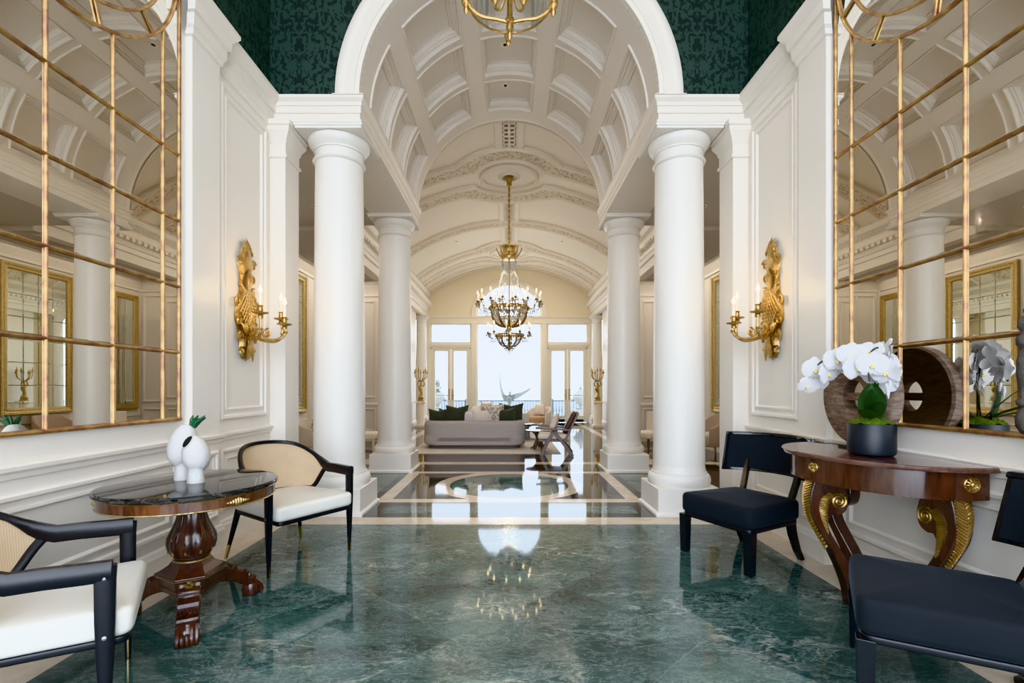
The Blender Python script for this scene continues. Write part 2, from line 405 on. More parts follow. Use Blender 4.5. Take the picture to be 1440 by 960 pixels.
def damask():
    m, nt, out = newmat('green damask silk')
    tc = N(nt, 'TexCoord')
    s = N(nt, 'SeparateXYZ', {0: tc.outputs['Object']})
    u = mth(nt, 'ADD', s.outputs[0], s.outputs[1]); v = s.outputs[2]
    W, H = .50, .76
    col = mth(nt, 'FLOOR', mth(nt, 'DIVIDE', u, W))
    du = mth(nt, 'ABSOLUTE', mth(nt, 'SUBTRACT', mth(nt, 'FRACT', mth(nt, 'DIVIDE', u, W)), .5))
    sh = mth(nt, 'MULTIPLY', mth(nt, 'MODULO', mth(nt, 'ABSOLUTE', col), 2.0), .5)
    fv = mth(nt, 'FRACT', mth(nt, 'ADD', mth(nt, 'DIVIDE', v, H), sh))
    dvv = mth(nt, 'SUBTRACT', fv, .5)
    cv = N(nt, 'CombineXYZ', {0: mth(nt, 'MULTIPLY', du, 2.0), 1: mth(nt, 'MULTIPLY', dvv, 2.4), 2: 3.7})
    nz = N(nt, 'TexNoise', {'Vector': cv.outputs[0], 'Scale': 5.0, 'Detail': 1.6, 'Distortion': 1.0})
    r = mth(nt, 'SQRT', mth(nt, 'ADD', mth(nt, 'POWER', mth(nt, 'MULTIPLY', du, 1.5), 2.0), mth(nt, 'POWER', dvv, 2.0)))
    ang = mth(nt, 'ARCTAN2', dvv, mth(nt, 'ADD', du, .001))
    pet = mth(nt, 'MULTIPLY', mth(nt, 'SINE', mth(nt, 'MULTIPLY', ang, 9.0)), .10)
    g = mth(nt, 'SINE', mth(nt, 'MULTIPLY', mth(nt, 'ADD', r, pet), 30.0))
    f = mth(nt, 'ADD', mth(nt, 'MULTIPLY', g, .07), nz.outputs[0])
    k = ramp(nt, f, [(.47, (0, 0, 0)), (.51, (1, 1, 1))])
    c = mix(nt, k, (.009, .019, .015), (.034, .062, .049))
    rough = mth(nt, 'MULTIPLY_ADD', k, -.2, .75)
    pbsdf(nt, out, c, rough); return m
M['damask'] = damask()

def ornament(name, col, col2, sc=26.):
    m, nt, out = newmat(name)
    tc = N(nt, 'TexCoord')
    vo = N(nt, 'TexVoronoi', {'Vector': tc.outputs['Object'], 'Scale': sc}, feature='SMOOTH_F1')
    n2 = N(nt, 'TexNoise', {'Vector': tc.outputs['Object'], 'Scale': sc*1.3, 'Detail': 2., 'Distortion': 1.5})
    h = mth(nt, 'ADD', vo.outputs['Distance'], n2.outputs[0])
    k = ramp(nt, h, [(.55, col2), (.95, col)])
    b = pbsdf(nt, out, k, .6)
    bp = N(nt, 'Bump', {'Height': h, 'Strength': .8, 'Distance': .04}); nt.links.new(bp.outputs[0], b.inputs['Normal'])
    return m
M['orn'] = ornament('carved plaster ornament', (.80, .70, .57), (.42, .32, .22), 17.)
M['ornw'] = ornament('carved white ornament', (.80, .76, .70), (.62, .57, .50), 30.)

def patpil():
    m, nt, out = newmat('patterned cream pillow')
    tc = N(nt, 'TexCoord')
    n1 = N(nt, 'TexNoise', {'Vector': tc.outputs['Object'], 'Scale': 16., 'Detail': 3.})
    c = ramp(nt, n1.outputs[0], [(.45, (.72, .65, .57)), (.55, (.42, .34, .27))]); pbsdf(nt, out, c, .9); return m
M['patpil'] = patpil()

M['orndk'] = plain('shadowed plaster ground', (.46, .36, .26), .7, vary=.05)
M['verdi'] = plain('pale verdigris bronze', (.20, .23, .205), .6, vary=.25, scale=12, bump=.3, bscale=30)
# ================================================================== ARCHITECTURE
def hw(sx, X=2.4):
    return lambda u, v, d: (sx*(X-d), u, v)
PICT = [(0, 0), (0, .018), (.012, .028), (.024, .028), (.034, .014), (.048, .012), (.055, 0)]
PANEL2 = [(0, 0), (0, .016), (.012, .026), (.03, .024), (.042, .008), (.075, .006), (.075, .016), (.09, .018), (.10, .006), (.105, 0)]
CORN = [(0, 3.90), (.016, 3.91), (.02, 3.95), (.035, 3.97), (.04, 4.05), (.06, 4.06), (.065, 4.13), (.09, 4.16), (.11, 4.19), (.11, 4.22), (0, 4.22)]
RAIL = [(0, .855), (.014, .86), (.018, .885), (.034, .90), (.036, .92), (.018, .926), (0, .93)]
BASE = [(0, 0), (.028, 0), (.028, .15), (.02, .165), (.018, .185), (.008, .2), (0, .2)]
PIL = ((1.02, 1.40), (3.58, 3.92)); PD = .055
def hallpath(sx):
    P = [(sx*2.4, -1.5, -sx, 0)]
    for a, b in PIL:
        P += [(sx*2.4, a, -sx, -1), (sx*(2.4-PD), a, -sx, -1), (sx*(2.4-PD), b, -sx, 1), (sx*2.4, b, -sx, 1)]
    return P + [(sx*2.4, 4.86, -sx, 0)]
for sx, side in ((-1, 'left'), (1, 'right')):
    w = MB(); f = hw(sx)
    w.box(*sorted((sx*2.4, sx*2.62)), -1.5, 4.86, 0, 4.22)
    for a, b in PIL:
        w.box(*sorted((sx*(2.4-PD), sx*2.45)), a, b, 0, 3.95)
        g = hw(sx, 2.4-PD)
        w.panel(g, a+.05, b-.05, .27, .80, PICT, cap=False)
    w.panel(f, 4.00, 4.76, 1.03, 3.84, PANEL2, cap=False)
    for a, b in ((-1.3, .9), (1.5, 3.48), (4.00, 4.76)):
        w.panel(f, a, b, .27, .79, PANEL2, cap=False)
    struct('wall_' + side, w, M['white'], smooth=25)
    c = MB(); HP = hallpath(sx); c.sweep(CORN, HP[:5]); c.sweep(CORN, HP[5:]); struct('trim_1' if sx < 0 else 'trim_2', c, M['white'], smooth=25)
    c = MB(); c.sweep(RAIL, hallpath(sx)); struct('trim_3' if sx < 0 else 'trim_4', c, M['white'], smooth=25)
    c = MB(); c.sweep(BASE, hallpath(sx)); struct('baseboard_' + side, c, M['white'], smooth=25)
    # green silk above the cornice
    c = MB(); c.box(*sorted((sx*2.4, sx*2.6)), -1.5, 4.9, 4.22, 6.9); struct('wall_upper_' + side, c, M['damask'], smooth=0)
    # anta that closes the wall
    c = MB(); x0, x1 = sorted((sx*2.245, sx*2.62)); c.box(x0, x1, 4.85, 5.16, 0, 3.96)
    AN = [(0, 3.60), (.018, 3.61), (.018, 3.635), (.004, 3.64), (.004, 3.74), (.015, 3.76), (.02, 3.79), (.05, 3.84), (.06, 3.86), (.06, 3.90), (.075, 3.91), (.075, 3.96)]
    X = sx*2.245
    c.sweep(AN, [(sx*2.4, 4.85, 0, -1), (X, 4.85, -sx, -1), (X, 5.16, -sx, 1), (sx*2.62, 5.16, 0, 1)])
    c.sweep(BASE, [(sx*2.4, 4.85, 0, -1), (X, 4.85, -sx, -1), (X, 5.16, -sx, 1), (sx*2.62, 5.16, 0, 1)])
    struct('pillar_' + side, c, M['white'], smooth=25)
    # entablature that carries the barrel vault
    E = [(0, 3.96), (.03, 3.96), (.03, 3.985), (.012, 3.99), (.012, 4.05), (.024, 4.055), (.024, 4.12), (.034, 4.125), (.034, 4.16), (.055, 4.185), (.06, 4.19), (.06, 4.22), (0, 4.22)]
    c = MB(); x0, x1 = sorted((sx*1.51, sx*2.13)); c.box(x0, x1, 4.87, 7.95, 3.962, 4.225)
    c.sweep(E, [(sx*2.4, 4.87, 0, -1), (sx*1.51, 4.87, -sx, -1), (sx*1.51, 7.95, -sx, 1), (sx*2.13, 7.95, 0, 1)])
    c.box(*sorted((sx*2.1, sx*2.62)), 4.87, 4.95, 3.962, 4.225)
    struct('beam_' + side, c, M['white'], smooth=25)
    # aisle ceiling, outer walls, alcove
    c = MB(); c.box(*sorted((sx*2.1, sx*4.4)), 4.9, 7.95, 3.965, 4.1); c.box(*sorted((sx*3.05, sx*4.4)), 7.95, 12.0, 3.89, 4.05)
    c.box(*sorted((sx*2.4, sx*4.4)), 4.9, 5.1, 3.965, 6.9)
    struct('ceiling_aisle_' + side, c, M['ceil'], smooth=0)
    c = MB(); c.box(*sorted((sx*4.2, sx*4.4)), 5.0, 12.0, 0, 4.1)
    c.box(*sorted((sx*2.6, sx*4.4)), 5.0, 5.16, 0, 4.1)
    g = hw(sx, 4.2)
    c.panel(g, 8.35, 10.1, .62, 3.72, PICT, cap=False); c.panel(g, 10.75, 11.75, .62, 3.72, PICT, cap=False); c.panel(g, 5.4, 8.1, .27, .55, PICT, cap=False)
    c.panel(g, 8.35, 10.1, .2, .55, PICT, cap=False)
    AC = [(0, 3.62), (.03, 3.63), (.03, 3.68), (.07, 3.76), (.09, 3.80), (.09, 3.85), (.12, 3.87), (.12, 3.89), (0, 3.89)]
    c.sweep(AC, [(sx*4.2, 5.16, -sx, 0), (sx*4.2, 11.8, -sx, -1), (sx*3.2, 11.8, 0, -1)])
    struct('wall_aisle_' + side, c, M['white'], smooth=25)
    # great room side wall + pier
    c = MB(); c.box(*sorted((sx*3.5, sx*4.4)), 16.6, 18.0, 0, 4.1); c.box(*sorted((sx*3.2, sx*3.5)), 16.6, 18.0, 3.88, 4.1); struct('wall_end_' + side, c, M['farwall'], smooth=0)
    c = MB(); c.box(*sorted((sx*3.2, sx*4.4)), 11.8, 16.6, 0, 4.1)
    h = lambda u, v, d: (sx*u, 11.8-d, v)
    c.panel(h, 3.68, 4.15, .95, 3.55, PICT, cap=False); c.panel(h, 3.68, 4.15, .2, .8, PICT, cap=False)
    c.box(*sorted((sx*3.16, sx*3.6)), 11.72, 12.1, 0, 3.88)
    px = [(sx*3.6, 11.72, sx, -1), (sx*3.16, 11.72, -sx, -1), (sx*3.16, 12.1, -sx, 1)]
    c.sweep([(0, 3.5), (.02, 3.51), (.02, 3.54), (.004, 3.55), (.004, 3.64), (.05, 3.74), (.06, 3.78), (.08, 3.8), (.08, 3.88)], px)
    c.sweep([(0, .86), (.03, .87), (.03, .91), (0, .93)], px); c.sweep(BASE, px)
    k = lambda u, v, d: (sx*u, 11.72-d, v)
    c.panel(k, 3.24, 3.52, 1.05, 3.4, PICT, cap=False); c.panel(k, 3.24, 3.52, .25, .8, PICT, cap=False)
    c.sweep(BASE, [(sx*3.2, 12.1, -sx, 0), (sx*3.2, 16.6, -sx, 0)])
    c.sweep([(0, .80), (.03, .81), (.03, .85), (0, .87)], [(sx*3.2, 12.1, -sx, 0), (sx*3.2, 16.6, -sx, 0)])
    struct('wall_room_' + side, c, M['white'], smooth=25)
    # great-room entablature
    G = [(-.25, 3.88), (-.04, 3.88), (-.04, 4.06), (0, 4.07), (0, 4.16), (.03, 4.18), (.05, 4.22), (.05, 4.26), (.13, 4.34), (.14, 4.36), (.14, 4.44), (.05, 4.46), (.04, 4.50), (.04, 4.68), (.08, 4.72), (.10, 4.76), (.10, 4.80), (.02, 4.86), (-.25, 4.86)]
    c = MB(); c.sweep(G, [(sx*3.0, 8.1, -sx, 0), (sx*3.0, 18.0, -sx, 0)])
    n = int((18-8.2)/.16)
    for i in range(n):
        y = 8.2 + .16*i; c.box(*sorted((sx*2.86, sx*2.97)), y, y+.085, 4.265, 4.335)
    c.mi = 1
    c.quad((sx*2.958, 8.1, 4.52), (sx*2.958, 18, 4.52), (sx*2.958, 18, 4.67), (sx*2.958, 8.1, 4.67))
    c.quad((sx*2.895, 8.1, 4.765), (sx*2.895, 18, 4.765), (sx*2.895, 18, 4.795), (sx*2.895, 8.1, 4.795))
    struct('cornice_' + side, c, [M['white'], M['ornw']], smooth=25)

# hall ceiling
c = MB(); c.box(-2.6, 2.6, -1.5, 5.0, 6.85, 6.95); struct('ceiling', c, M['barrel'], smooth=0)
# arch wall (green silk) with semicircular opening, z spring 4.22 R 1.5
SP, R0, YB0, YB1 = 4.22, 1.5, 4.86, 7.95
def archwall(y0, y1, top, xs, mat, name, r=R0, cz=SP, z0=None, n=48):
    c = MB(); z0 = cz if z0 is None else z0
    for y in (y0, y1):
        for i in range(n):
            a, b = pi*i/n, pi*(i+1)/n
            c.quad((r*cos(a), y, cz+r*sin(a)), (r*cos(b), y, cz+r*sin(b)), (r*cos(b), y, top), (r*cos(a), y, top))
        for s in (-1, 1): c.quad((s*r, y, z0), (s*xs, y, z0), (s*xs, y, top), (s*r, y, top))
    return struct(name, c, mat, smooth=0)
archwall(4.86, 4.90, 6.85, 2.4, M['damask'], 'wall_front')
archwall(7.85, 8.05, 6.2, 4.4, M['cream'], 'wall_transept')
def archring(c, prof, y, cz, n=64, a0=0., a1=pi):
    c.loft([[(r*cos(a0+(a1-a0)*i/n), y-o, cz+r*sin(a0+(a1-a0)*i/n)) for r, o in prof] for i in range(n+1)], False)
c = MB(); archring(c, [(1.5, -.04), (1.5, .03), (1.54, .034), (1.546, .044), (1.63, .044), (1.642, .054), (1.655, .06), (1.715, .06), (1.735, .05), (1.74, -.01)], 4.86, SP)
for s in (-1, 1): pass
c.box(1.45, 1.76, 4.795, 4.9, 4.215, 4.222); c.box(-1.76, -1.45, 4.795, 4.9, 4.215, 4.222)
struct('trim_5', c, M['white'], smooth=30)
c = MB(); archring(c, [(1.5, .02), (1.5, -.05), (1.56, -.05), (1.56, -.01)], 7.95, SP); struct('trim_6', c, M['white'], smooth=30)

# coffered barrel vault
c = MB()
def bar(u, v, d):   # u angle (rad), v along y, d recess
    r = R0 + d; return (r*cos(u), v, SP + r*sin(u))
CA = [radians(3.6 + 34.56*i + (34.56*0)) for i in range(5)]
cw = radians(28.0); pitch = radians(36.6)
a_lo = (pi - (4*pitch + cw))/2
ang = []
for i in range(5): ang += [a_lo + pitch*i, a_lo + pitch*i + cw]
ys = []
cl, cp = .765, .865
y_lo = 5.19
for i in range(3): ys += [y_lo + cp*i, y_lo + cp*i + cl]
AA = [0.0] + ang + [pi]; YY = [YB0-.0] + ys + [YB1]
def patch(a0, a1, y0, y1, nu):
    c.grid(lambda i, j: bar(a0 + (a1-a0)*i, y0 + (y1-y0)*j, 0), nu, 1)
CP = [(0, 0), (0, -.014), (.008, -.020), (.022, -.018), (.027, 0), (.027, .032), (.046, .034), (.046, .058), (.060, .062), (.078, .082), (.085, .102), (.100, .104), (.100, .128), (.108, .13)]
for i in range(len(AA)-1):
    for j in range(len(YY)-1):
        if i % 2 == 1 and j % 2 == 1:
            loops = []
            for ins, d in CP:
                da = ins/R0; a0, a1, y0, y1 = AA[i]+da, AA[i+1]-da, YY[j]+ins, YY[j+1]-ins
                L = [bar(a0+(a1-a0)*k/10, y0, d) for k in range(10)] + [bar(a1, y0, d)] + [bar(a1+(a0-a1)*k/10, y1, d) for k in range(10)] + [bar(a0, y1, d)]
                loops.append(L)
            ids = c.loft(loops); I = ids[-1]
            for k in range(10): c.face(I[k], I[k+1], I[11+9-k], I[(11+10-k)])
        else:
            patch(AA[i], AA[i+1], YY[j], YY[j+1], 10 if i % 2 else 4)
# outer shell so nothing leaks
c.grid(lambda i, j: bar(pi*i, YB0+.02+(YB1-YB0-.04)*j, .2), 32, 1)
struct('ceiling_barrel', c, M['barrel'], smooth=25)

# great-room segmental vault
VR, VZ = 5.0, .84
def vlt(s, y, d=0.):
    a = asin(max(-.99, min(.99, s/VR))); return ((VR-d)*sin(a), y, VZ + (VR-d)*cos(a))
c = MB()
c.grid(lambda i, j: vlt(-3.05+6.1*i, 7.9+10.15*j), 40, 1)
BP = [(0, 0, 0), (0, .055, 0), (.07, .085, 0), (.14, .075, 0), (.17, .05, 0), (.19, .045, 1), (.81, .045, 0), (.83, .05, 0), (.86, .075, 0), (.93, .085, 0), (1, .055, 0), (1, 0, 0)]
def band(A, B):
    """A, B = [(s,y)...] outlines"""
    loops = [[vlt(a[0] + (b[0]-a[0])*t, a[1] + (b[1]-a[1])*t, d) for t, d, _ in BP] for a, b in zip(A, B)]
    ids = [[c.p(*q) for q in L] for L in loops]
    for i in range(len(ids)-1):
        for j in range(len(BP)-1):
            c.mi = BP[j][2]
            c.face(ids[i][j], ids[i+1][j], ids[i+1][j+1], ids[i][j+1])
    c.mi = 0
MED = (10.4, 16.2)
ss = [-2.98 + 5.96*i/120 for i in range(121)]
for ym in MED:
    for sg in (1, -1):
        out = [(s, ym + sg*max(.80, sqrt(max(0, 1.34**2 - s*s)))) for s in ss]
        inn = [(s, ym + sg*max(.27, sqrt(max(0, .78**2 - s*s)))) for s in ss]
        # keep the band joined inside the ring
        band(inn, out)
    th = [2*pi*i/72 for i in range(73)]
    loops = [[vlt(r*cos(t), ym + r*sin(t), d) for r, d in ((.56, 0), (.56, .05), (.60, .08), (.64, .05), (.64, 0))] for t in th]
    c.loft(loops, False)
    loops = [[vlt(r*cos(t), ym + r*sin(t), d) for r, d in ((.16, 0), (.16, .04), (.2, .05), (.23, .02), (.24, 0))] for t in th]
    c.loft(loops, False)
for y0, y1 in ((13.05, 13.5), (17.6, 17.98)):
    band([(s, y0) for s in ss], [(s, y1) for s in ss])
# longitudinal rib segments with lattice
for y0, y1 in ((7.95, 9.08), (11.74, 13.05), (13.5, 14.88), (17.54, 17.6)):
    n = 6
    for sg in (-1, 1):
        loops = [[vlt(sg*s, y0 + (y1-y0)*i/n, d) for s, d in ((.27, 0), (.27, .05), (.255, .06), (.235, .05), (.15, .045), (.145, .07), (.125, .07), (.12, .012))] for i in range(n+1)]
        c.loft(loops, False)
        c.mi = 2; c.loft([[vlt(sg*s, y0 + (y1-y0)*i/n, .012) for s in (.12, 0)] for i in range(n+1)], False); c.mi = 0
    k = int((y1-y0)/.13); k = max(k, 1)
    for i in range(k):
        yy = y0 + (i+.5)*(y1-y0)/k
        for s in (-.05, .05):
            P = [vlt(s + .058*cos(t), yy + .075*sin(t), .04) for t in [2*pi*q/14 for q in range(14)]]
            c.tube(P, .018, 6, closed=True)
struct('ceiling_vault', c, [M['vault'], M['orn'], M['orndk']], smooth=35)

# ------------------------------------------------------------------ floor
c = MB()
def rect(x0, x1, y0, y1, z): c.quad((x0, y0, z), (x1, y0, z), (x1, y1, z), (x0, y1, z))
c.mi = 0; c.box(-4.4, 4.4, -1.5, 18.1, -.2, 0)                       # beige ground
c.mi = 1; rect(-2.13, 2.13, -1.5, 4.60, .0006)                      # green entry field
E1 = .0006
c.mi = 2; rect(-4.4, 4.4, 4.85, 18.1, E1)                          # dark beyond
c.mi = 3; rect(-1.34, 1.34, 5.00, 5.31, 2*E1)                      # green bar
for s in (-1, 1):
    a, b = sorted((s*1.62, s*1.98)); rect(a, b, 5.7, 7.3, 2*E1)
c.mi = 0
for y0, y1 in ((5.48, 5.65), (7.33, 7.50), (8.2, 8.46)): rect(-1.52 if y1 < 8 else -4.2, 1.52 if y1 < 8 else 4.2, y0, y1, 2*E1)
for s in (-1, 1):
    a, b = sorted((s*1.36, s*1.52)); rect(a, b, 5.65, 7.33, 2*E1)
    a, b = sorted((s*2.15, s*2.3)); rect(a, b, 5.2, 8.2, 2*E1)
    a, b = sorted((s*2.4, s*2.6)); rect(a, b, 8.46, 18, 2*E1)
def disc(r, cy, z, n=96):
    c.face(*[c.p(r*cos(2*pi*i/n), cy + r*sin(2*pi*i/n), z) for i in range(n)])
disc(.975, 6.49, 2*E1+.0002); c.mi = 3; disc(.79, 6.49, 2*E1+.0006)
struct('floor', c, [M['beige'], M['green'], M['blackm'], M['greenin']], smooth=0, weld=False)
c = MB(); c.box(-14, 14, 18.25, 23.0, -.35, -.12); struct('ground', c, M['terrace'], smooth=0)
c = MB(); c.box(-9, 9, -12, -1.5, -.2, -.01); struct('ground_forecourt', c, M['terrace'], smooth=0)
c = MB(); c.quad((-900, 40, -9), (900, 40, -9), (900, 400, -9), (-900, 400, -9)); struct('sea', c, M['seawater'], smooth=0)

# ------------------------------------------------------------------ far wall with windows
c = MB()
def fw(x0, x1, z0, z1, y0=18.0, y1=18.2): c.box(x0, x1, y0, y1, z0, z1)
for s in (-1, 1):
    for a, b, z0, z1 in ((2.93, 3.4, 0, 3.69), (1.2, 1.43, 0, 3.69), (1.43, 2.93, 2.80, 2.98)):
        x0, x1 = sorted((s*a, s*b)); fw(x0, x1, z0, z1)
fw(-3.4, 3.4, 3.69, 3.95)
fw(-3.4, 3.4, 3.90, 3.95, 17.95); fw(-3.4, 3.4, 3.69, 3.72, 17.97)
for s in (-1, 1):
    for a, b in ((1.2, 1.43), (2.93, 3.2)):
        x0, x1 = sorted((s*(a+.03), s*(b-.03))); fw(x0, x1, 0, 3.69, 17.965)
    x0, x1 = sorted((s*1.43, s*2.93)); fw(x0, x1, 2.86, 2.93, 17.965)
struct('trim_7', c, M['frameW'], smooth=0, bevel=.008)
c = MB(); n = 48
RF, CZ = 1.25, 3.95
for y in (18.0, 18.2):
    for i in range(n):
        a, b = pi*i/n, pi*(i+1)/n
        c.quad((RF*cos(a), y, CZ+RF*sin(a)), (RF*cos(b), y, CZ+RF*sin(b)), (RF*cos(b), y, 6.3), (RF*cos(a), y, 6.3))
    for s in (-1, 1): c.quad((s*RF, y, CZ), (s*4.4, y, CZ), (s*4.4, y, 6.3), (s*RF, y, 6.3))
struct('wall_far', c, M['farwall'], smooth=0)
c = MB(); archring(c, [(RF-.03, -.2), (RF-.03, .0), (RF, .03), (RF+.10, .03), (RF+.11, .05), (RF+.16, .05), (RF+.17, 0)], 18.0, CZ, 48)
struct('trim_8', c, M['frameW'], smooth=30)
def window(name, mk):
    f = MB(); g = MB(); mk(f, g)
    o = struct(name, f, M['frameW'], smooth=30); p = g.obj('window_pane', M['pane'], o, smooth=0); return o
def rectwin(x0, x1, z0, z1, b=.05):
    def mk(f, g):
        m = lambda u, v, d: (u, 18.08-d, v)
        f.panel(m, x0, x1, z0, z1, [(0, -.04), (0, .03), (b*.7, .03), (b, .0), (b, -.04)], cap=False)
        g.quad((x0+b, 18.09, z0+b), (x1-b, 18.09, z0+b), (x1-b, 18.09, z1-b), (x0+b, 18.09, z1-b))
    return mk
window('window_1', rectwin(-1.2, 1.2, .02, 3.69, .04))
window('window_2', rectwin(-2.93, -1.43, 2.98, 3.69)); window('window_3', rectwin(1.43, 2.93, 2.98, 3.69))
def fan(f, g):
    archring(f, [(RF-.03, -.08), (RF-.03, .0), (RF-.08, .0), (RF-.08, -.08)], 18.06, CZ, 40)
    f.box(-RF, RF, 18.05, 18.12, CZ, CZ+.05)
    g.face(*[g.p((RF-.06)*cos(pi*i/40), 18.1, CZ+.02+(RF-.06)*sin(pi*i/40)) for i in range(41)])
window('window_4', fan)
def leafdoor(x0, x1, parent, hx):
    m = lambda u, v, d: (u, 18.06-d, v)
    f = MB(); f.panel(m, x0, x1, .02, 2.78, [(0, -.05), (0, 0), (.10, 0), (.115, -.012), (.125, -.03), (.125, -.05)], cap=False)
    f.box(x0+.1, x1-.1, 18.06, 18.11, .02, .26)
    o = f.obj('door_leaf', M['frameW'], parent, smooth=0)
    g = MB(); g.quad((x0+.12, 18.09, .25), (x1-.12, 18.09, .25), (x1-.12, 18.09, 2.66), (x0+.12, 18.09, 2.66)); g.obj('door_pane', M['pane'], o, smooth=0)
    h = MB(); h.box(hx-.02, hx+.02, 18.035, 18.062, .85, 1.25); h.tube([(hx, 18.03, 1.02), (hx, 17.99, 1.02), (hx+(.09 if hx < (x0+x1)/2 else -.09), 17.985, 1.02)], .009, 6)
    h.obj('door_handle', M['brass'], o, smooth=30)
for k, s in ((1, -1), (2, 1)):
    f = MB(); x0, x1 = sorted((s*1.43, s*2.93))
    f.box(x0, x0+.05, 18.02, 18.14, 0, 2.80); f.box(x1-.05, x1, 18.02, 18.14, 0, 2.80); f.box(x0, x1, 18.02, 18.14, 2.76, 2.80)
    d = struct('door_%d' % k, f, M['frameW'], smooth=0)
    xm = (x0+x1)/2
    leafdoor(x0+.05, xm-.004, d, xm-.06); leafdoor(xm+.004, x1-.05, d, xm+.06)

# ------------------------------------------------------------------ columns
def column(x, y, label):
    t = thing('column', label, 'column', (x, y, 0), 0, 'white round columns under the coffered vault'); t['kind'] = 'thing'
    c = MB(); m = lambda u, v, d: (u, v, d)
    c.loft([[(sx*h, sy*h, z) for sx, sy in ((-1,-1),(1,-1),(1,1),(-1,1))] for h, z in ((.345, 0), (.345, .03), (.335, .04), (.318, .045), (.318, .275), (.312, .28))], True, True, True)
    c.obj('plinth', M['colwhite'], t, smooth=0, bevel=.004)
    c = MB(); c.lathe([(.31, .28), (.318, .30), (.322, .335), (.315, .37), (.30, .39), (.283, .395), (.283, .415), (.275, .42), (.268, .45), (.264, .48)], 48)
    c.obj('base', M['colwhite'], t)
    c = MB(); c.lathe([(.264 - .02*(i/10)**1.6, .47 + (3.68-.47)*i/10) for i in range(11)], 48); c.obj('shaft', M['colwhite'], t)
    c = MB(); c.lathe([(.243, 3.66), (.262, 3.67), (.27, 3.685), (.262, 3.70), (.25, 3.705), (.247, 3.715), (.247, 3.78), (.262, 3.785), (.262, 3.80), (.285, 3.825), (.308, 3.855), (.316, 3.885), (.312, 3.905), (.30, 3.91)], 48)
    c.box(-.335, .335, -.335, .335, 3.91, 3.955); c.box(-.345, .345, -.345, .345, 3.935, 3.9605)
    c.obj('capital', M['colwhite'], t)
column(-1.82, 5.19, 'white round column behind the back cane chair, nearer of the two by the left wall')
column(1.82, 5.19, 'white round column behind the low navy chair, nearer of the two by the right wall')
column(-1.82, 7.70, 'white round column at the far end of the marble ring, beside the grey sofa')
column(1.82, 7.70, 'white round column at the far end of the marble ring, beside the wooden lounge chair')
for s in (-1, 1):
    t = thing('column', 'slim engaged white column beside the %s French door at the far wall' % ('left' if s < 0 else 'right'), 'column', (s*3.16, 17.4, 0), 0, 'slim columns by the far window wall'); t['kind'] = 'thing'
    c = MB(); c.box(-.24, .24, -.24, .24, 0, .22); c.obj('plinth', M['colwhite'], t, smooth=0, bevel=.004)
    c = MB(); c.lathe([(.235, .22), (.24, .26), (.23, .3), (.21, .31)], 32); c.obj('base', M['colwhite'], t)
    c = MB(); c.lathe([(.20, .30), (.20, 1.5), (.175, 3.68)], 32); c.obj('shaft', M['colwhite'], t)
    c = MB(); c.lathe([(.175, 3.62), (.2, 3.64), (.18, 3.66), (.18, 3.72), (.23, 3.8)], 32); c.box(-.24, .24, -.24, .24, 3.8, 3.875); c.obj('capital', M['colwhite'], t)
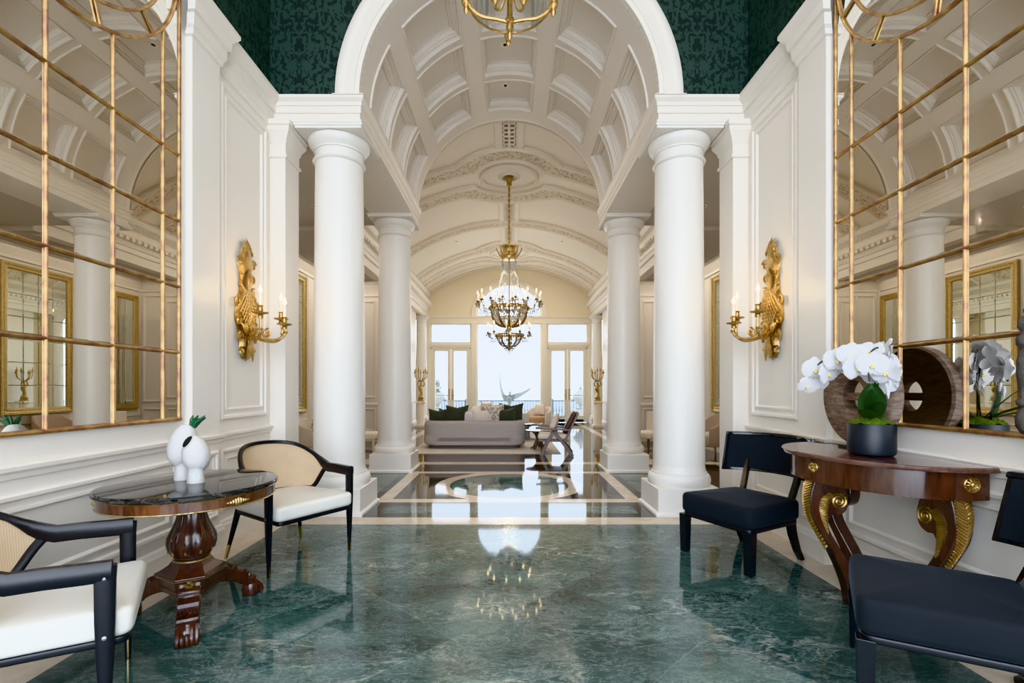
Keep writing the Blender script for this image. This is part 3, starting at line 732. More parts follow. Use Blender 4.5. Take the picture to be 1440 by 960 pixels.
# ================================================================== HALL: MIRRORS, SCONCES, FURNITURE
# ---- tall gilt-barred wall mirrors (local x along the wall, local y out of the wall)
def wall_mirror(name, label, loc, rz, yc_local=0):
    t = thing(name, label, 'mirror', loc, rz, 'tall barred wall mirrors')
    W = 1.01
    xs = [-W, -W+.165, -W+.585, 0, W-.585, W-.165, W]
    xs = [-W, -.845, -.425, 0, .425, .845, W]
    zs = [1.075, 1.555, 2.03, 2.505, 2.98, 5.2]
    m = lambda u, v, d: (u, d, v)
    g = MB()
    for i in range(len(xs)-1):
        for j in range(len(zs)-2):
            g.mi = 1; b = .016
            loops = []
            for ins, d in ((0, .0045), (b, .0087)):
                loops.append([m(xs[i]+ins, zs[j]+ins, d), m(xs[i+1]-ins, zs[j]+ins, d), m(xs[i+1]-ins, zs[j+1]-ins, d), m(xs[i]+ins, zs[j+1]-ins, d)])
            ids = g.loft(loops); g.mi = 0; g.face(*ids[-1])
    g.mi = 0
    g.quad((-W, .0087, 2.98), (W, .0087, 2.98), (W, .0087, 5.2), (-W, .0087, 5.2))
    g.box(-W, W, .0, .004, 1.075, 5.2)
    g.obj('mirror_glass', [M['mirror'], M['mirrorb']], t, smooth=0, weld=False)
    BARP = [(-.0095, .006), (-.0095, .014), (-.006, .020), (0, .023), (.006, .020), (.0095, .014), (.0095, .006)]
    def vbar(x, z0, z1, nm='glazing_bar', k=1.):
        c = MB(); c.loft([[(x+a*k, d, z) for a, d in BARP] for z in (z0, z1)], True, True, True); c.obj(nm, M['bar'], t, smooth=50)
    def hbar(z, x0, x1, nm='glazing_bar', k=1.):
        c = MB(); c.loft([[(x, d+.0015, z+a*k) for a, d in BARP] for x in (x0, x1)], True, True, True); c.obj(nm, M['bar'], t, smooth=50)
    EA, EB, EC = .985, .88, 4.235
    def ez(x): return EC - EB*sqrt(max(0, 1-(x/EA)**2))
    for x in (-.845, -.425, .425, .845): vbar(x, 1.075, ez(x))
    vbar(0, 1.075, EC-EB)
    for z in zs[1:5]: hbar(z, -W, W)
    vbar(-W, 1.06, 5.2, 'frame_side', 1.2); vbar(W, 1.06, 5.2, 'frame_side', 1.2)
    hbar(1.075, -W-.015, W+.015, 'frame_rail', 1.3); hbar(5.2, -W-.015, W+.015, 'frame_rail', 1.3)
    def oval(a, b, nm):
        c = MB(); n = 72
        c.loft([[((a+o)*cos(2*pi*i/n), d+.003, EC+(b+o)*sin(2*pi*i/n)) for o, d in BARP] for i in range(n+1)], True); c.obj(nm, M['bar'], t, smooth=50)
    oval(EA, EB, 'oval_bar'); oval(.855, .735, 'oval_bar')
    for k in range(12):
        a = 2*pi*(k+.35)/12
        c = MB(); c.tube([(.855*cos(a), .02, EC+.735*sin(a)), (EA*cos(a), .02, EC+EB*sin(a))], .010, 6); c.obj('oval_spoke', M['bar'], t)
    return t
wall_mirror('wall_mirror', 'tall gold-barred mirror above the round pedestal table', (-2.398, 2.49, 0), radians(-90))
wall_mirror('wall_mirror', 'tall gold-barred mirror behind the orchid and wooden wheel', (2.398, 2.53, 0), radians(90))

# ---- sconces
def spiral(cx, cz, r, turns, a0, sg, y, n=22):
    return [(cx + sg*r*(1-.8*i/n)*cos(a0+turns*2*pi*i/n), y, cz + r*(1-.8*i/n)*sin(a0+turns*2*pi*i/n)) for i in range(n+1)]
def sconce(label, loc, rz):
    t = thing('wall_sconce', label, 'sconce', loc, rz, 'gilt three-light wall sconces')
    prof = [(0, .045), (.05, .075), (.1, .085), (.15, .08), (.2, .10), (.27, .125), (.31, .14), (.36, .15), (.42, .158), (.48, .15), (.54, .125), (.60, .10), (.68, .088), (.76, .09), (.82, .105), (.86, .108), (.90, .09), (.95, .06), (1.0, .045), (1.04, .012)]
    c = MB(); n = 10
    def plate(i, j):
        z = 1.04*i; k = 0
        while k < len(prof)-2 and prof[k+1][0] < z: k += 1
        (z0, w0), (z1, w1) = prof[k], prof[k+1]; w = w0 + (w1-w0)*(z-z0)/(z1-z0)
        w *= 1 + .05*sin(z*40)
        tt = -1 + 2*j
        return (w*tt, .004 + .055*sqrt(max(0, 1-tt*tt))*(.75+.25*sin(z*16)), z)
    c.grid(plate, 52, n)
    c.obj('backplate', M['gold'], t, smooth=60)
    # lattice belly
    c = MB()
    for k in range(-5, 6):
        for sg in (-1, 1):
            P = []
            for q in range(9):
                z = .30 + .30*q/8; x = .028*k + sg*(z-.45)*.45
                hwid = .135*sqrt(max(0, 1-((z-.43)/.19)**2))
                if abs(x) < hwid: P.append((x, .012+.062*sqrt(max(.05, 1-(x/.16)**2)), z))
            if len(P) > 1: c.tube(P, .0045, 5)
    c.obj('lattice', M['gold'], t)
    # rococo scrolls and leaves
    for cx, cz, r, a0, tn, w in ((.075, .06, .045, .3, 1.1, .015), (.105, .20, .05, -1., 1.1, .015), (.14, .33, .045, 2., 1.1, .013), (.155, .50, .045, -1.2, 1.2, .013), (.105, .62, .035, 1.2, 1.1, .011), (.09, .74, .035, -1.4, 1.1, .011), (.10, .86, .05, .4, 1.3, .013), (.055, .965, .032, -.6, 1.1, .009)):
        for s in (-1, 1):
            c = MB(); P = spiral(s*cx, cz, r, tn, a0, s, .035); c.tube(P, [w*(1-.55*i/(len(P)-1)) for i in range(len(P))], 6)
            c.obj('scroll', M['gold'], t)
    def leafm(nm, x0, z0, ang, L, wd, y=.05):
        c = MB()
        def f(i, j):
            u = i; v = 2*j-1; wv = wd*sin(pi*min(1, u*.9+.08))*(1+.18*sin(u*28))
            lx, lz = v*wv, u*L
            return (x0 + lx*cos(ang) + lz*sin(ang), y + .03*sin(pi*u)*(1-.5*v*v) - .0, z0 - lx*sin(ang) + lz*cos(ang))
        c.grid(f, 14, 4); c.obj(nm, M['gold'], t, smooth=60)
    for a in (-.8, -.4, 0, .4, .8): leafm('finial_leaf', .025*a, .93, a*.55, .17 - .06*abs(a), .020, .02)
    for a in (-.45, .45): leafm('foot_leaf', .03*a, .20, pi + a*.7, .24, .04)
    for a in (-.9, 0, .9): leafm('acanthus_leaf', .03*a, .22, a, .13, .045, .055)
    leafm('crest_leaf', 0, .62, 0, .20, .04, .05)
    c = MB(); c.lathe([(.0, -.02), (.05, -.02), (.06, .0), (.04, .03), (.02, .05)], 12, (0, .07, .27)); c.obj('boss', M['gold'], t)
    # arms
    for lx, ly, zb in ((-.19, .25, .37), (0, .37, .295), (.19, .25, .37)):
        P = cr([(lx*.1, .06, .25), (lx*.35, ly*.42, .19), (lx*.75, ly*.80, .17), (lx*1.05, ly*1.02, .23), (lx, ly, zb)], 7)
        c = MB(); c.tube(P, [.017-.005*i/(len(P)-1) for i in range(len(P))], 8)
        mid = P[len(P)//2]; 
        for q in (.3, .55, .8):
            b = P[int(q*(len(P)-1))]; c.ell(b, (.022, .022, .014), 8, 6)
        arm = c.obj('arm', M['gold'], t)
        c = MB(); c.tube(spiral(0, 0, .04, 1.1, 1.5, 1, 0), .009, 6)
        sc = c.obj('arm_scroll', M['gold'], arm); sc.location = (lx*.55, ly*.6, .235); sc.rotation_euler = (0, 0, atan2(ly, lx if abs(lx) > .01 else .01))
        c = MB(); c.lathe([(.006, -.03), (.02, -.03), (.024, -.012), (.016, 0), (.03, .006), (.062, .014), (.066, .022), (.03, .018), (.018, .03), (.022, .04), (.018, .07), (.026, .078), (.02, .084)], 20, (lx, ly, zb))
        c.obj('candle_cup', M['gold'], t)
        c = MB(); c.lathe([(.0135, .08), (.0135, .19)], 12, (lx, ly, zb)); cd = c.obj('candle_sleeve', M['candle'], t)
        c = MB(); c.lathe([(.005, .188), (.013, .20), (.0165, .215), (.012, .235), (.004, .258), (.001, .266)], 12, (lx, ly, zb)); c.obj('bulb', M['bulb'], cd)
    return t
sconce('gilt three-candle sconce on the left wall above the back cane chair', (-2.40, 4.37, 1.56), radians(-90))
sconce('gilt three-candle sconce on the right wall above the low navy chair', (2.40, 4.37, 1.57), radians(90))

# ---- cane back armchairs
def rail_pt(ph):
    """ph -90..90 deg around the U; returns plan x,y and rail z"""
    p = radians(ph); k = max(0, cos(p))
    return .335*sin(p)*(1+.02*k), -.03 + .35*k, .655 + .20*(.55*smoothstep(.0, .9, k)+.45*k)
def cane_bottom(ph):
    a = abs(ph)
    return .475 + (.655-.475)*smoothstep(58, 88, a)
def lean(x, y, z):
    k = (z-.66)
    return (x*(1+.12*k), y + .18*k*max(0, (y+.03)/.35), z)
def round_poly(pts, r, n=5):
    out = []; N_ = len(pts)
    for i in range(N_):
        p0, p1, p2 = Vector(pts[i-1]), Vector(pts[i]), Vector(pts[(i+1) % N_])
        a = (p0-p1).normalized(); b = (p2-p1).normalized(); rr = min(r, (p0-p1).length*.45, (p2-p1).length*.45)
        A = p1+a*rr; B = p1+b*rr
        for k in range(n+1):
            t = k/n; q = A*(1-t)**2 + p1*2*t*(1-t) + B*t*t; out.append((q.x, q.y))
    return out
def inset_poly(poly, d):
    out = []; n = len(poly)
    for i in range(n):
        a = Vector(poly[i-1]); b = Vector(poly[i]); c_ = Vector(poly[(i+1) % n])
        e1 = (b-a); e2 = (c_-b)
        if e1.length < 1e-7: e1 = e2
        if e2.length < 1e-7: e2 = e1
        n1 = Vector((-e1.y, e1.x)).normalized(); n2 = Vector((-e2.y, e2.x)).normalized(); m = (n1+n2)
        if m.length < 1e-6: m = n1
        m.normalize(); out.append((b.x+m.x*d/max(.4, m.dot(n1)), b.y+m.y*d/max(.4, m.dot(n1))))
    return out
def cushion(c, poly, z0, z1, r, crown=.0, seg=4):
    """poly CCW; rounded slab"""
    loops = []
    for k in range(seg+1):
        a = pi/2*k/seg; loops.append([(x, y, z0 + r*(1-sin(a))) for x, y in inset_poly(poly, r*(1-cos(a)))][:] if False else [(x, y, z0 + r - r*cos(pi/2-a) if False else z0 + r*(1-sin(a))) for x, y in inset_poly(poly, r*(1-cos(a)))])
    loops = loops[::-1]                                        # from bottom (inset) to side
    L2 = []
    for k in range(seg+1):
        a = pi/2*k/seg; L2.append([(x, y, z0 + r*(1-cos(a))) for x, y in inset_poly(poly, r*(1-sin(a)))])
    for k in range(seg+1):
        a = pi/2*k/seg; L2.append([(x, y, z1 - r + r*sin(a)) for x, y in inset_poly(poly, r*(1-cos(a)))])
    base = inset_poly(poly, r); cx = sum(p[0] for p in base)/len(base); cy = sum(p[1] for p in base)/len(base)
    for q in (.85, .65, .4, .15):
        L2.append([(cx+(x-cx)*q, cy+(y-cy)*q, z1 + crown*(1-q*q)) for x, y in base])
    c.loft(L2, True, True, True)
def cane_chair(label, loc, rz):
    t = thing('cane_armchair', label, 'chair', loc, rz, 'cane-back armchairs by the round table')
    poly = round_poly([(-.322, -.365), (.322, -.365), (.285, .285), (-.285, .285)], .06)
    c = MB(); cushion(c, poly, .372, .478, .03, .012); c.obj('seat', M['leather'], t, smooth=50)
    c = MB(); cushion(c, inset_poly(poly, .012), .345, .374, .008); c.obj('seat_frame', M['ebon'], t, smooth=40)
    # arm rail + crest
    c = MB(); loops = []
    seq = [(.335, -.315), (.335, -.25), (.335, -.15)]
    pts = [(-x, y, .645 + .0*i) for i, (x, y) in enumerate(seq)]
    P = []
    for ph in range(-90, 91, 6):
        x, y, z = rail_pt(ph); P.append(lean(x, y, z))
    full = [(-.338, -.305, .648), (-.338, -.22, .65), (-.337, -.12, .655)] + P + [(.337, -.12, .655), (.338, -.22, .65), (.338, -.305, .648)]
    NF = len(full)
    for i, p in enumerate(full):
        a = Vector(full[max(i-1, 0)]); b = Vector(full[min(i+1, NF-1)]); tg = (b-a).normalized()
        side = tg.cross(Vector((0, 0, 1))).normalized(); up = side.cross(tg).normalized()
        f = i/(NF-1); e = abs(2*f-1)
        w = .016 + .010*smoothstep(.55, .95, e); h = .014 + .022*smoothstep(.60, .80, e)
        q = Vector(p) + up*(.014-h)*.6
        loops.append([tuple(q + side*(w*a_) + up*(h*b_)) for a_, b_ in ((-1, -.6), (-.6, -1), (.6, -1), (1, -.6), (1, .6), (.6, 1), (-.6, 1), (-1, .6))])
    c.loft(loops, True, True, True); c.obj('arm_rail', M['ebon'], t, smooth=45)
    # cane panel
    me = MB(); nu, nv = 40, 8; PH = 86
    ids = []; uvs = {}
    for i in range(nu+1):
        ph = -PH + 2*PH*i/nu; x, y, zt = rail_pt(ph); zb = cane_bottom(ph); row = []
        for j in range(nv+1):
            z = zb + (zt-.004-zb)*j/nv; q = lean(x*.995, y-.002, z); k = me.p(*q); uvs[k] = (ph/90*.52, z); row.append(k)
        ids.append(row)
    for i in range(nu):
        for j in range(nv): me.face(ids[i][j], ids[i+1][j], ids[i+1][j+1], ids[i][j+1])
    o = me.obj('cane_panel', M['cane'], t, smooth=80, weld=False)
    uvl = o.data.uv_layers.new(name='UVMap')
    for lp in o.data.loops: uvl.data[lp.index].uv = uvs[lp.vertex_index]
    # lower frame of the cane and front braces
    c = MB(); P = []
    for ph in range(-54, 55, 6):
        x, y, z = rail_pt(ph); P.append(lean(x, y, cane_bottom(ph)-.004))
    c.tube(P, .010, 6); c.obj('lower_rail', M['ebon'], t)
    for s in (-1, 1):
        c = MB(); P = []
        for ph in range(90, 47, -4):
            x, y, z = rail_pt(ph); P.append(lean(s*x, y, cane_bottom(ph)-.012))
        P.append((s*.235, .245, .43)); P = [(s*.337, -.09, .642)] + P
        c.tube(P, [.024]+[.020]*(len(P)-2)+[.018], 8, sx=.75); c.obj('brace', M['ebon'], t)
        # front leg up to the arm
        c = MB(); x = s*.338
        c.loft([[(x+dx*w, -.285+dy*d, z) for dx, dy in ((-1,-.6),(-.6,-1),(.6,-1),(1,-.6),(1,.6),(.6,1),(-.6,1),(-1,.6))] for z, w, d in ((.0, .0105, .0105), (.11, .0135, .0145), (.30, .0185, .024), (.46, .021, .030), (.60, .022, .031), (.655, .022, .034))], True, True, True)
        leg = c.obj('leg', M['ebon'], t, smooth=45)
        c = MB(); c.lathe([(.0108, 0), (.0118, .01), (.0142, .105), (.0142, .11)], 12, (x, -.285, 0)); c.obj('brass_tip', M['brass'], leg)
        for zz in (.40, .615):
            c = MB(); c.M = Matrix.Translation((x+s*.022, -.285, zz)) @ Matrix.Rotation(s*pi/2, 4, 'Y'); c.lathe([(.0075, 0), (.0075, .003), (.004, .004)], 12); c.obj('screw', M['steel'], leg)
        # splayed rear leg
        c = MB(); a = Vector((s*.235, .25, .46)); b = Vector((s*.315, .325, 0)); tip = b + (a-b)*.24
        P = [a, a+(b-a)*.35, a+(b-a)*.7, b]; c.tube([tuple(q) for q in P], [.026, .022, .016, .0105], 8); leg = c.obj('leg', M['ebon'], t, smooth=45)
        c = MB(); c.tube([tuple(tip), tuple(b)], [.0150, .0115], 12); c.obj('brass_tip', M['brass'], leg)
    return t
cane_chair('cane-back armchair with white seat beyond the round table, by the column', (-1.707, 3.756, 0), radians(57.2))
cane_chair('cane-back armchair with white seat in front of the round table, cut off by the edge', (-1.888, 1.885, 0), radians(122.7))

# ---- low navy klismos chairs
def navy_chair(label, loc, rz):
    t = thing('klismos_chair', label, 'chair', loc, rz, 'low navy velvet chairs by the console')
    poly = round_poly([(-.325, -.315), (.325, -.315), (.285, .30), (-.285, .30)], .07)
    c = MB(); cushion(c, poly, .315, .468, .035, .02); c.obj('seat', M['velvet'], t, smooth=50)
    c = MB(); cushion(c, inset_poly(poly, .012), .285, .317, .008); c.obj('seat_frame', M['ebon'], t, smooth=40)
    for s in (-1, 1):
        c = MB(); x = s*.290; y = -.283
        c.loft([[(x+dx*w, y+dy*w, z) for dx, dy in ((-1,-1),(1,-1),(1,1),(-1,1))] for z, w in ((0, .027), (.30, .033))], True, True, True); c.obj('leg', M['lacquer'], t, smooth=0, bevel=.003)
        c = MB(); P = [(s*.235, .235, .31), (s*.24, .255, .2), (s*.245, .30, .08), (s*.25, .345, 0)]
        c.tube(P, [.036, .033, .028, .024], 4, ph=pi/4); c.obj('leg', M['lacquer'], t, smooth=30)
        c = MB(); P = [(s*.205, .24, .31), (s*.21, .285, .45), (s*.22, .335, .58), (s*.225, .365, .70)]
        c.tube(P, [.03, .026, .026, .026], 4, ph=pi/4); c.obj('back_post', M['lacquer'], t, smooth=30)
    # curved back
    HA = 1.02; R = .43; cy = .0
    def arc(a, r): return (r*sin(a), cy + r*cos(a)*1.0)
    def shell(r0, r1, a1, z0, z1, mat, nm, cr_=0):
        c = MB(); n = 28; loops = []
        for i in range(n+1):
            a = -a1 + 2*a1*i/n; tilt = .055
            q = []
            for r, z in ((r0, z0), (r1, z0), (r1, z1), (r0, z1)):
                x, y = arc(a, r); q.append((x, y + tilt*(z-.6)/.3, z))
            loops.append(q)
        c.loft(loops, True, True, True); return c.obj(nm, mat, t, smooth=30, bevel=.006)
    shell(.425, .452, HA, .60, .925, M['lacquer'], 'back_shell')
    shell(.398, .426, HA-.06, .625, .895, M['velvet'], 'back_pad')
    shell(.400, .430, HA, .897, .925, M['lacquer'], 'crest_rail')
    return t
navy_chair('low navy velvet chair with curved black back, beside the column and console', (1.79, 3.73, 0), radians(-63.8))
navy_chair('low navy velvet chair in front of the console, cut off by the edge', (1.825, 2.033, 0), atan2(-.84, -.54))

# ---- round pedestal table
t = thing('pedestal_table', 'round black marble topped pedestal table with carved mahogany claw feet', 'table', (-1.81, 2.76, 0), radians(0))
c = MB(); c.lathe([(.40, .735), (.436, .736), (.444, .744), (.444, .754), (.436, .763), (.42, .765)], 72); c.obj('tabletop', M['tabletop'], t)
c = MB(); c.lathe([(.38, .675), (.42, .675), (.427, .678), (.427, .733), (.42, .735)], 72); ap = c.obj('apron', M['mahog'], t)
c = MB()
for z in (.6765, .7315): c.tube([(.427*cos(2*pi*i/72), .427*sin(2*pi*i/72), z) for i in range(72)], .0035, 5, closed=True)
c.obj('brass_bead', M['antgold'], ap)
def mount(parent, ang, r, z, L, H, nm='gilt_mount'):
    c = MB()
    for k in range(-4, 5):
        a = ang + k*L/9/r; h = H*(1-abs(k)/5.5)
        c.ell(((r+.001)*cos(a), (r+.001)*sin(a), z), (.010, .010, h*.5), 8, 6)
        c.ell(((r+.004)*cos(a+.01), (r+.004)*sin(a+.01), z), (.006, .006, h*.3), 6, 4)
    return c.obj(nm, M['antgold'], parent)
FEET = (radians(-60), radians(60), radians(180))
for a in (radians(-28), radians(92), radians(212)): mount(ap, a, .427, .70, .12, .045)
c = MB(); c.box(-.03, .03, -.03, .03, 0, .03)
# baluster: ten lobes
c = MB(); n = 80; prof = [(.45, .070), (.462, .085), (.475, .088), (.49, .10), (.53, .122), (.57, .118), (.61, .095), (.64, .075), (.66, .072), (.668, .10)]
prof = [(.335, .070), (.345, .088), (.355, .090), (.362, .100), (.40, .120), (.44, .124), (.48, .113), (.53, .090), (.58, .074), (.63, .069), (.655, .078), (.668, .095)]
def lobe(z, r, j):
    a = 2*pi*j/n; k = smoothstep(.35, .39, z)*(1-smoothstep(.60, .64, z)); rr = r*(1 - .10*k*(1-abs(cos(5*a)))); return (rr*cos(a), rr*sin(a), z)
pp = cr([(z, r, 0) for z, r in prof], 4)
c.loft([[lobe(z, r, j) for j in range(n)] for z, r, _ in pp], True, True, True); bal = c.obj('baluster', M['rosedark'], t, smooth=60)
for k in range(10):
    a = 2*pi*(k+.0)/10
    c = MB()
    for q in range(6):
        z = .385 + .015*q; w = .007*(1-q/7)
        c.ell((.1125*cos(a)*(1+.013*q), .1125*sin(a)*(1+.013*q), z), (w, w, .011), 6, 5)
    c.obj('gilt_leaf', M['antgold'], bal)
c = MB(); c.lathe([(.078, .328), (.094, .330), (.094, .338), (.078, .34)], 40); c.obj('gilt_collar', M['antgold'], t)
# tapered three sided block
def tri(r, cut, ph=0):
    P = []
    for a in FEET:
        for s in (-1, 1): P.append((r*cos(a+s*cut), r*sin(a+s*cut)))
    return P
c = MB(); c.loft([[(x, y, z) for x, y in tri(r, cut)] for z, r, cut in ((.165, .150, .42), (.19, .150, .42), (.20, .160, .42), (.252, .168, .42), (.257, .180, .42), (.268, .180, .42), (.274, .160, .42), (.305, .115, .5), (.330, .095, .52))], True, True, True)
blk = c.obj('plinth_block', M['rosedark'], t, smooth=0, bevel=.003)
c = MB()
for P in (tri(.172, .42),):
    for i in range(6):
        a = P[i]; b = P[(i+1) % 6]
        for k in range(12):
            f = (k+.5)/12; c.ell((a[0]+(b[0]-a[0])*f, a[1]+(b[1]-a[1])*f, .254), (.006, .006, .006), 6, 4)
c.obj('gilt_beading', M['antgold'], blk)
for a in FEET:
    c = MB()
    for q, (dz, dx, w) in enumerate(((.0, 0, .02), (.012, -.018, .013), (.012, .018, .013), (-.012, -.022, .011), (-.012, .022, .011), (.024, 0, .012))):
        c.ell((.166*cos(a)-dx*sin(a), .172*sin(a)+dx*cos(a), .222+dz), (w, w, .010), 6, 5)
    c.obj('gilt_mount', M['antgold'], blk)
for a in FEET:
    # concave scroll leg then claw foot
    c = MB(); rot = Matrix.Rotation(a, 4, 'Z'); c.M = rot
    poly = [(.10, .25), (.160, .245), (.172, .225), (.20, .215), (.215, .235), (.235, .22), (.235, .195), (.26, .18), (.285, .185), (.30, .165), (.30, .13), (.325, .12), (.345, .13), (.355, .115), (.345, .085), (.32, .075), (.29, .08), (.26, .10), (.22, .13), (.16, .15), (.10, .16)]
    c.prism(poly, lambda u, v, d: (u, d, v), -.052, .052); leg = c.obj('leg', M['rosedark'], t, smooth=25, bevel=.006)
    c = MB(); c.M = rot
    c.lathe([(.03, .11), (.04, .10), (.042, .085), (.034, .08)], 14, (.325, 0, 0), sx=1.15)
    for k in range(-2, 3):
        P = [(.33, .014*k, .10), (.36, .020*k, .085), (.385, .021*k, .055), (.395, .021*k, .025), (.39, .021*k, .004)]
        c.tube(P, [.012, .013, .0125, .012, .009], 7)
    c.lathe([(.03, .0), (.045, .003), (.048, .03), (.045, .07), (.03, .095)], 16, (.345, 0, 0), sx=1.0, sy=1.05)
    c.obj('claw_foot', M['rosedark'], leg, smooth=50)
    c = MB(); c.M = rot
    for k in range(7):
        y = -.045 + .015*k; c.ell((.318, y, .145-.004*abs(k-3)), (.014, .007, .018), 6, 5)
    c.obj('carved_leaf', M['rosedark'], leg)

# ---- ceramic vases
def egg_vase(label, loc, H, R, rz, mouth, front=False):
    t = thing('vase', label, 'vase', loc, rz, 'white egg-shaped ceramic vases')
    zc = .605*H; a = .395*H
    al = radians(9); ax = Vector((0, -sin(al), cos(al))); U = Vector((1, 0, 0)); V = ax.cross(U)
    c = MB(); n = 44; loops = []
    tm = .06 if front else mouth
    for i in range(20):                                # egg from bottom pole to the mouth edge
        th = pi*(1 - i/19*(1-tm)); rr = R*sin(th)*(1+.10*cos(th)*-1); hh = a*cos(th)
        loops.append([tuple(Vector((0, 0, zc)) + ax*hh + (U*cos(2*pi*j/n) + V*sin(2*pi*j/n))*max(rr, 1e-4)) for j in range(n)])
    c.loft(loops, True, True, False)
    rr = R*sin(pi*tm)*(1-.10*cos(pi*tm)); hh = a*cos(pi*tm)
    inner = [[tuple(Vector((0, 0, zc)) + ax*(hh-q*.6) + (U*cos(2*pi*j/n) + V*sin(2*pi*j/n))*(rr-q*.25)) for j in range(n)] for q in (0, .012, .05)]
    c.mi = 0; ids = c.loft(inner); c.mi = 1; c.face(*ids[-1])
    c.obj('body', [M['ceramic'], M['dark']], t, smooth=55)
    if front:
        el = radians(54); D = Vector((0, -cos(el), sin(el))); U2 = Vector((1, 0, 0)); V2 = D.cross(U2)
        def surf(ang, ph, k=1.0):
            d = D*cos(ang) + (U2*cos(ph)*.78 + V2*sin(ph))*sin(ang)
            ez, ey = d.dot(ax), d.dot(V)
            q = 1/sqrt((ez/a)**2 + (d.x/R)**2 + (ey/R)**2)
            return tuple(Vector((0, 0, zc)) + d*q*k)
        c = MB(); c.tube([surf(.40, 2*pi*i/32, 1.0) for i in range(32)], .0035, 6, closed=True); mo = c.obj('mouth_rim', M['ceramic'], t)
        c = MB(); ctr = c.p(*surf(0, 0, 1.012)); rg = [[c.p(*surf(.39*q/4, 2*pi*i/32, 1.012)) for i in range(32)] for q in range(1, 5)]
        for i in range(32): c.face(ctr, rg[0][i], rg[0][(i+1) % 32])
        for q in range(3):
            for i in range(32): c.face(rg[q][i], rg[q+1][i], rg[q+1][(i+1) % 32], rg[q][(i+1) % 32])
        c.obj('mouth', M['dark'], mo)
    c = MB(); c.loft([[((w)*cos(2*pi*j/n)*(1+.0*j), w*.9*sin(2*pi*j/n) + off, z*H) for j in range(n)] for z, w, off in ((0, R*.68, 0), (.012, R*.70, 0), (.12, R*.63, .0), (.22, R*.60, .0), (.27, R*.62, .0), (.32, R*.70, .0), (.36, R*.74, .0))], True, True, True)
    c.obj('foot', M['ceramic'], t, smooth=45)
    return t
v1 = egg_vase('larger white ceramic egg vase with a green succulent, at the back', (-1.90, 2.82, .7655), .328, .077, radians(118), .12)
v2 = egg_vase('smaller white ceramic egg vase with a dark slanted mouth, in front', (-1.765, 2.725, .7655), .268, .069, radians(-24), .21, True)
c = MB()
random.seed(4)
for k in range(9):
    b = Vector((.012*cos(k*2.4), -.045+.012*sin(k*2.4), .30))
    tipv = b + Vector((.035*cos(k*2.4), -.035+.02*sin(k*2.4), .045+.03*random.random()))
    c.tube([tuple(b), tuple((b+tipv)/2+Vector((0, 0, .012))), tuple(tipv)], [.007, .010, .004], 7)
s = c.obj('succulent', M['cactus'], None); s.parent = v1

# ---- demilune console
CR = 102.3
t = thing('console_table', 'half-round polished mahogany console with gilded scroll legs under the mirror', 'table', (2.235, 2.89, 0), radians(CR))
def demi(a, b, back, n=40, pw=2.05):
    P = [(a, back)]
    for i in range(n+1):
        th = pi*i/n; cx, sx_ = cos(th), sin(th)
        P.append((a*abs(cx)**(2/pw)*(1 if cx >= 0 else -1), b*abs(sx_)**(2/pw)))
    P.append((-a, back)); return P
A_, B_ = .575, .485
c = MB(); c.loft([[(x, y, z) for x, y in demi(a, b, -.025)] for a, b, z in ((A_-.02, B_-.02, .885), (A_-.004, B_-.004, .888), (A_, B_, .896), (A_, B_, .908), (A_-.006, B_-.006, .914))], True, True, True)
c.obj('tabletop', M['contop'], t, smooth=30)
c = MB(); c.loft([[(x, y, z) for x, y in demi(A_-.05, B_-.05, -.02)] for z in (.745, .886)], True, True, True); ap = c.obj('apron', M['rosewood'], t, smooth=40)
def rosette(parent, pos, outdir, r=.034, nm='gilt_rosette'):
    c = MB(); o = Vector(outdir).normalized(); u = Vector((-o.y, o.x, 0)); P = Vector(pos)
    mat = Matrix((( u.x, 0, o.x, P.x), (u.y, 0, o.y, P.y), (0, 1, 0, P.z), (0, 0, 0, 1))); c.M = mat
    c.lathe([(r, 0), (r*1.02, .006), (r*.92, .010), (r*.85, .006), (r*.3, .006), (r*.28, .012), (r*.12, .016)], 28)
    for k in range(12):
        a = 2*pi*k/12; c.tube([(r*.3*cos(a), r*.3*sin(a), .008), (r*.58*cos(a), r*.58*sin(a), .013), (r*.84*cos(a), r*.84*sin(a), .008)], [.003, r*.13, .003], 6)
    return c.obj(nm, M['gold'], parent)
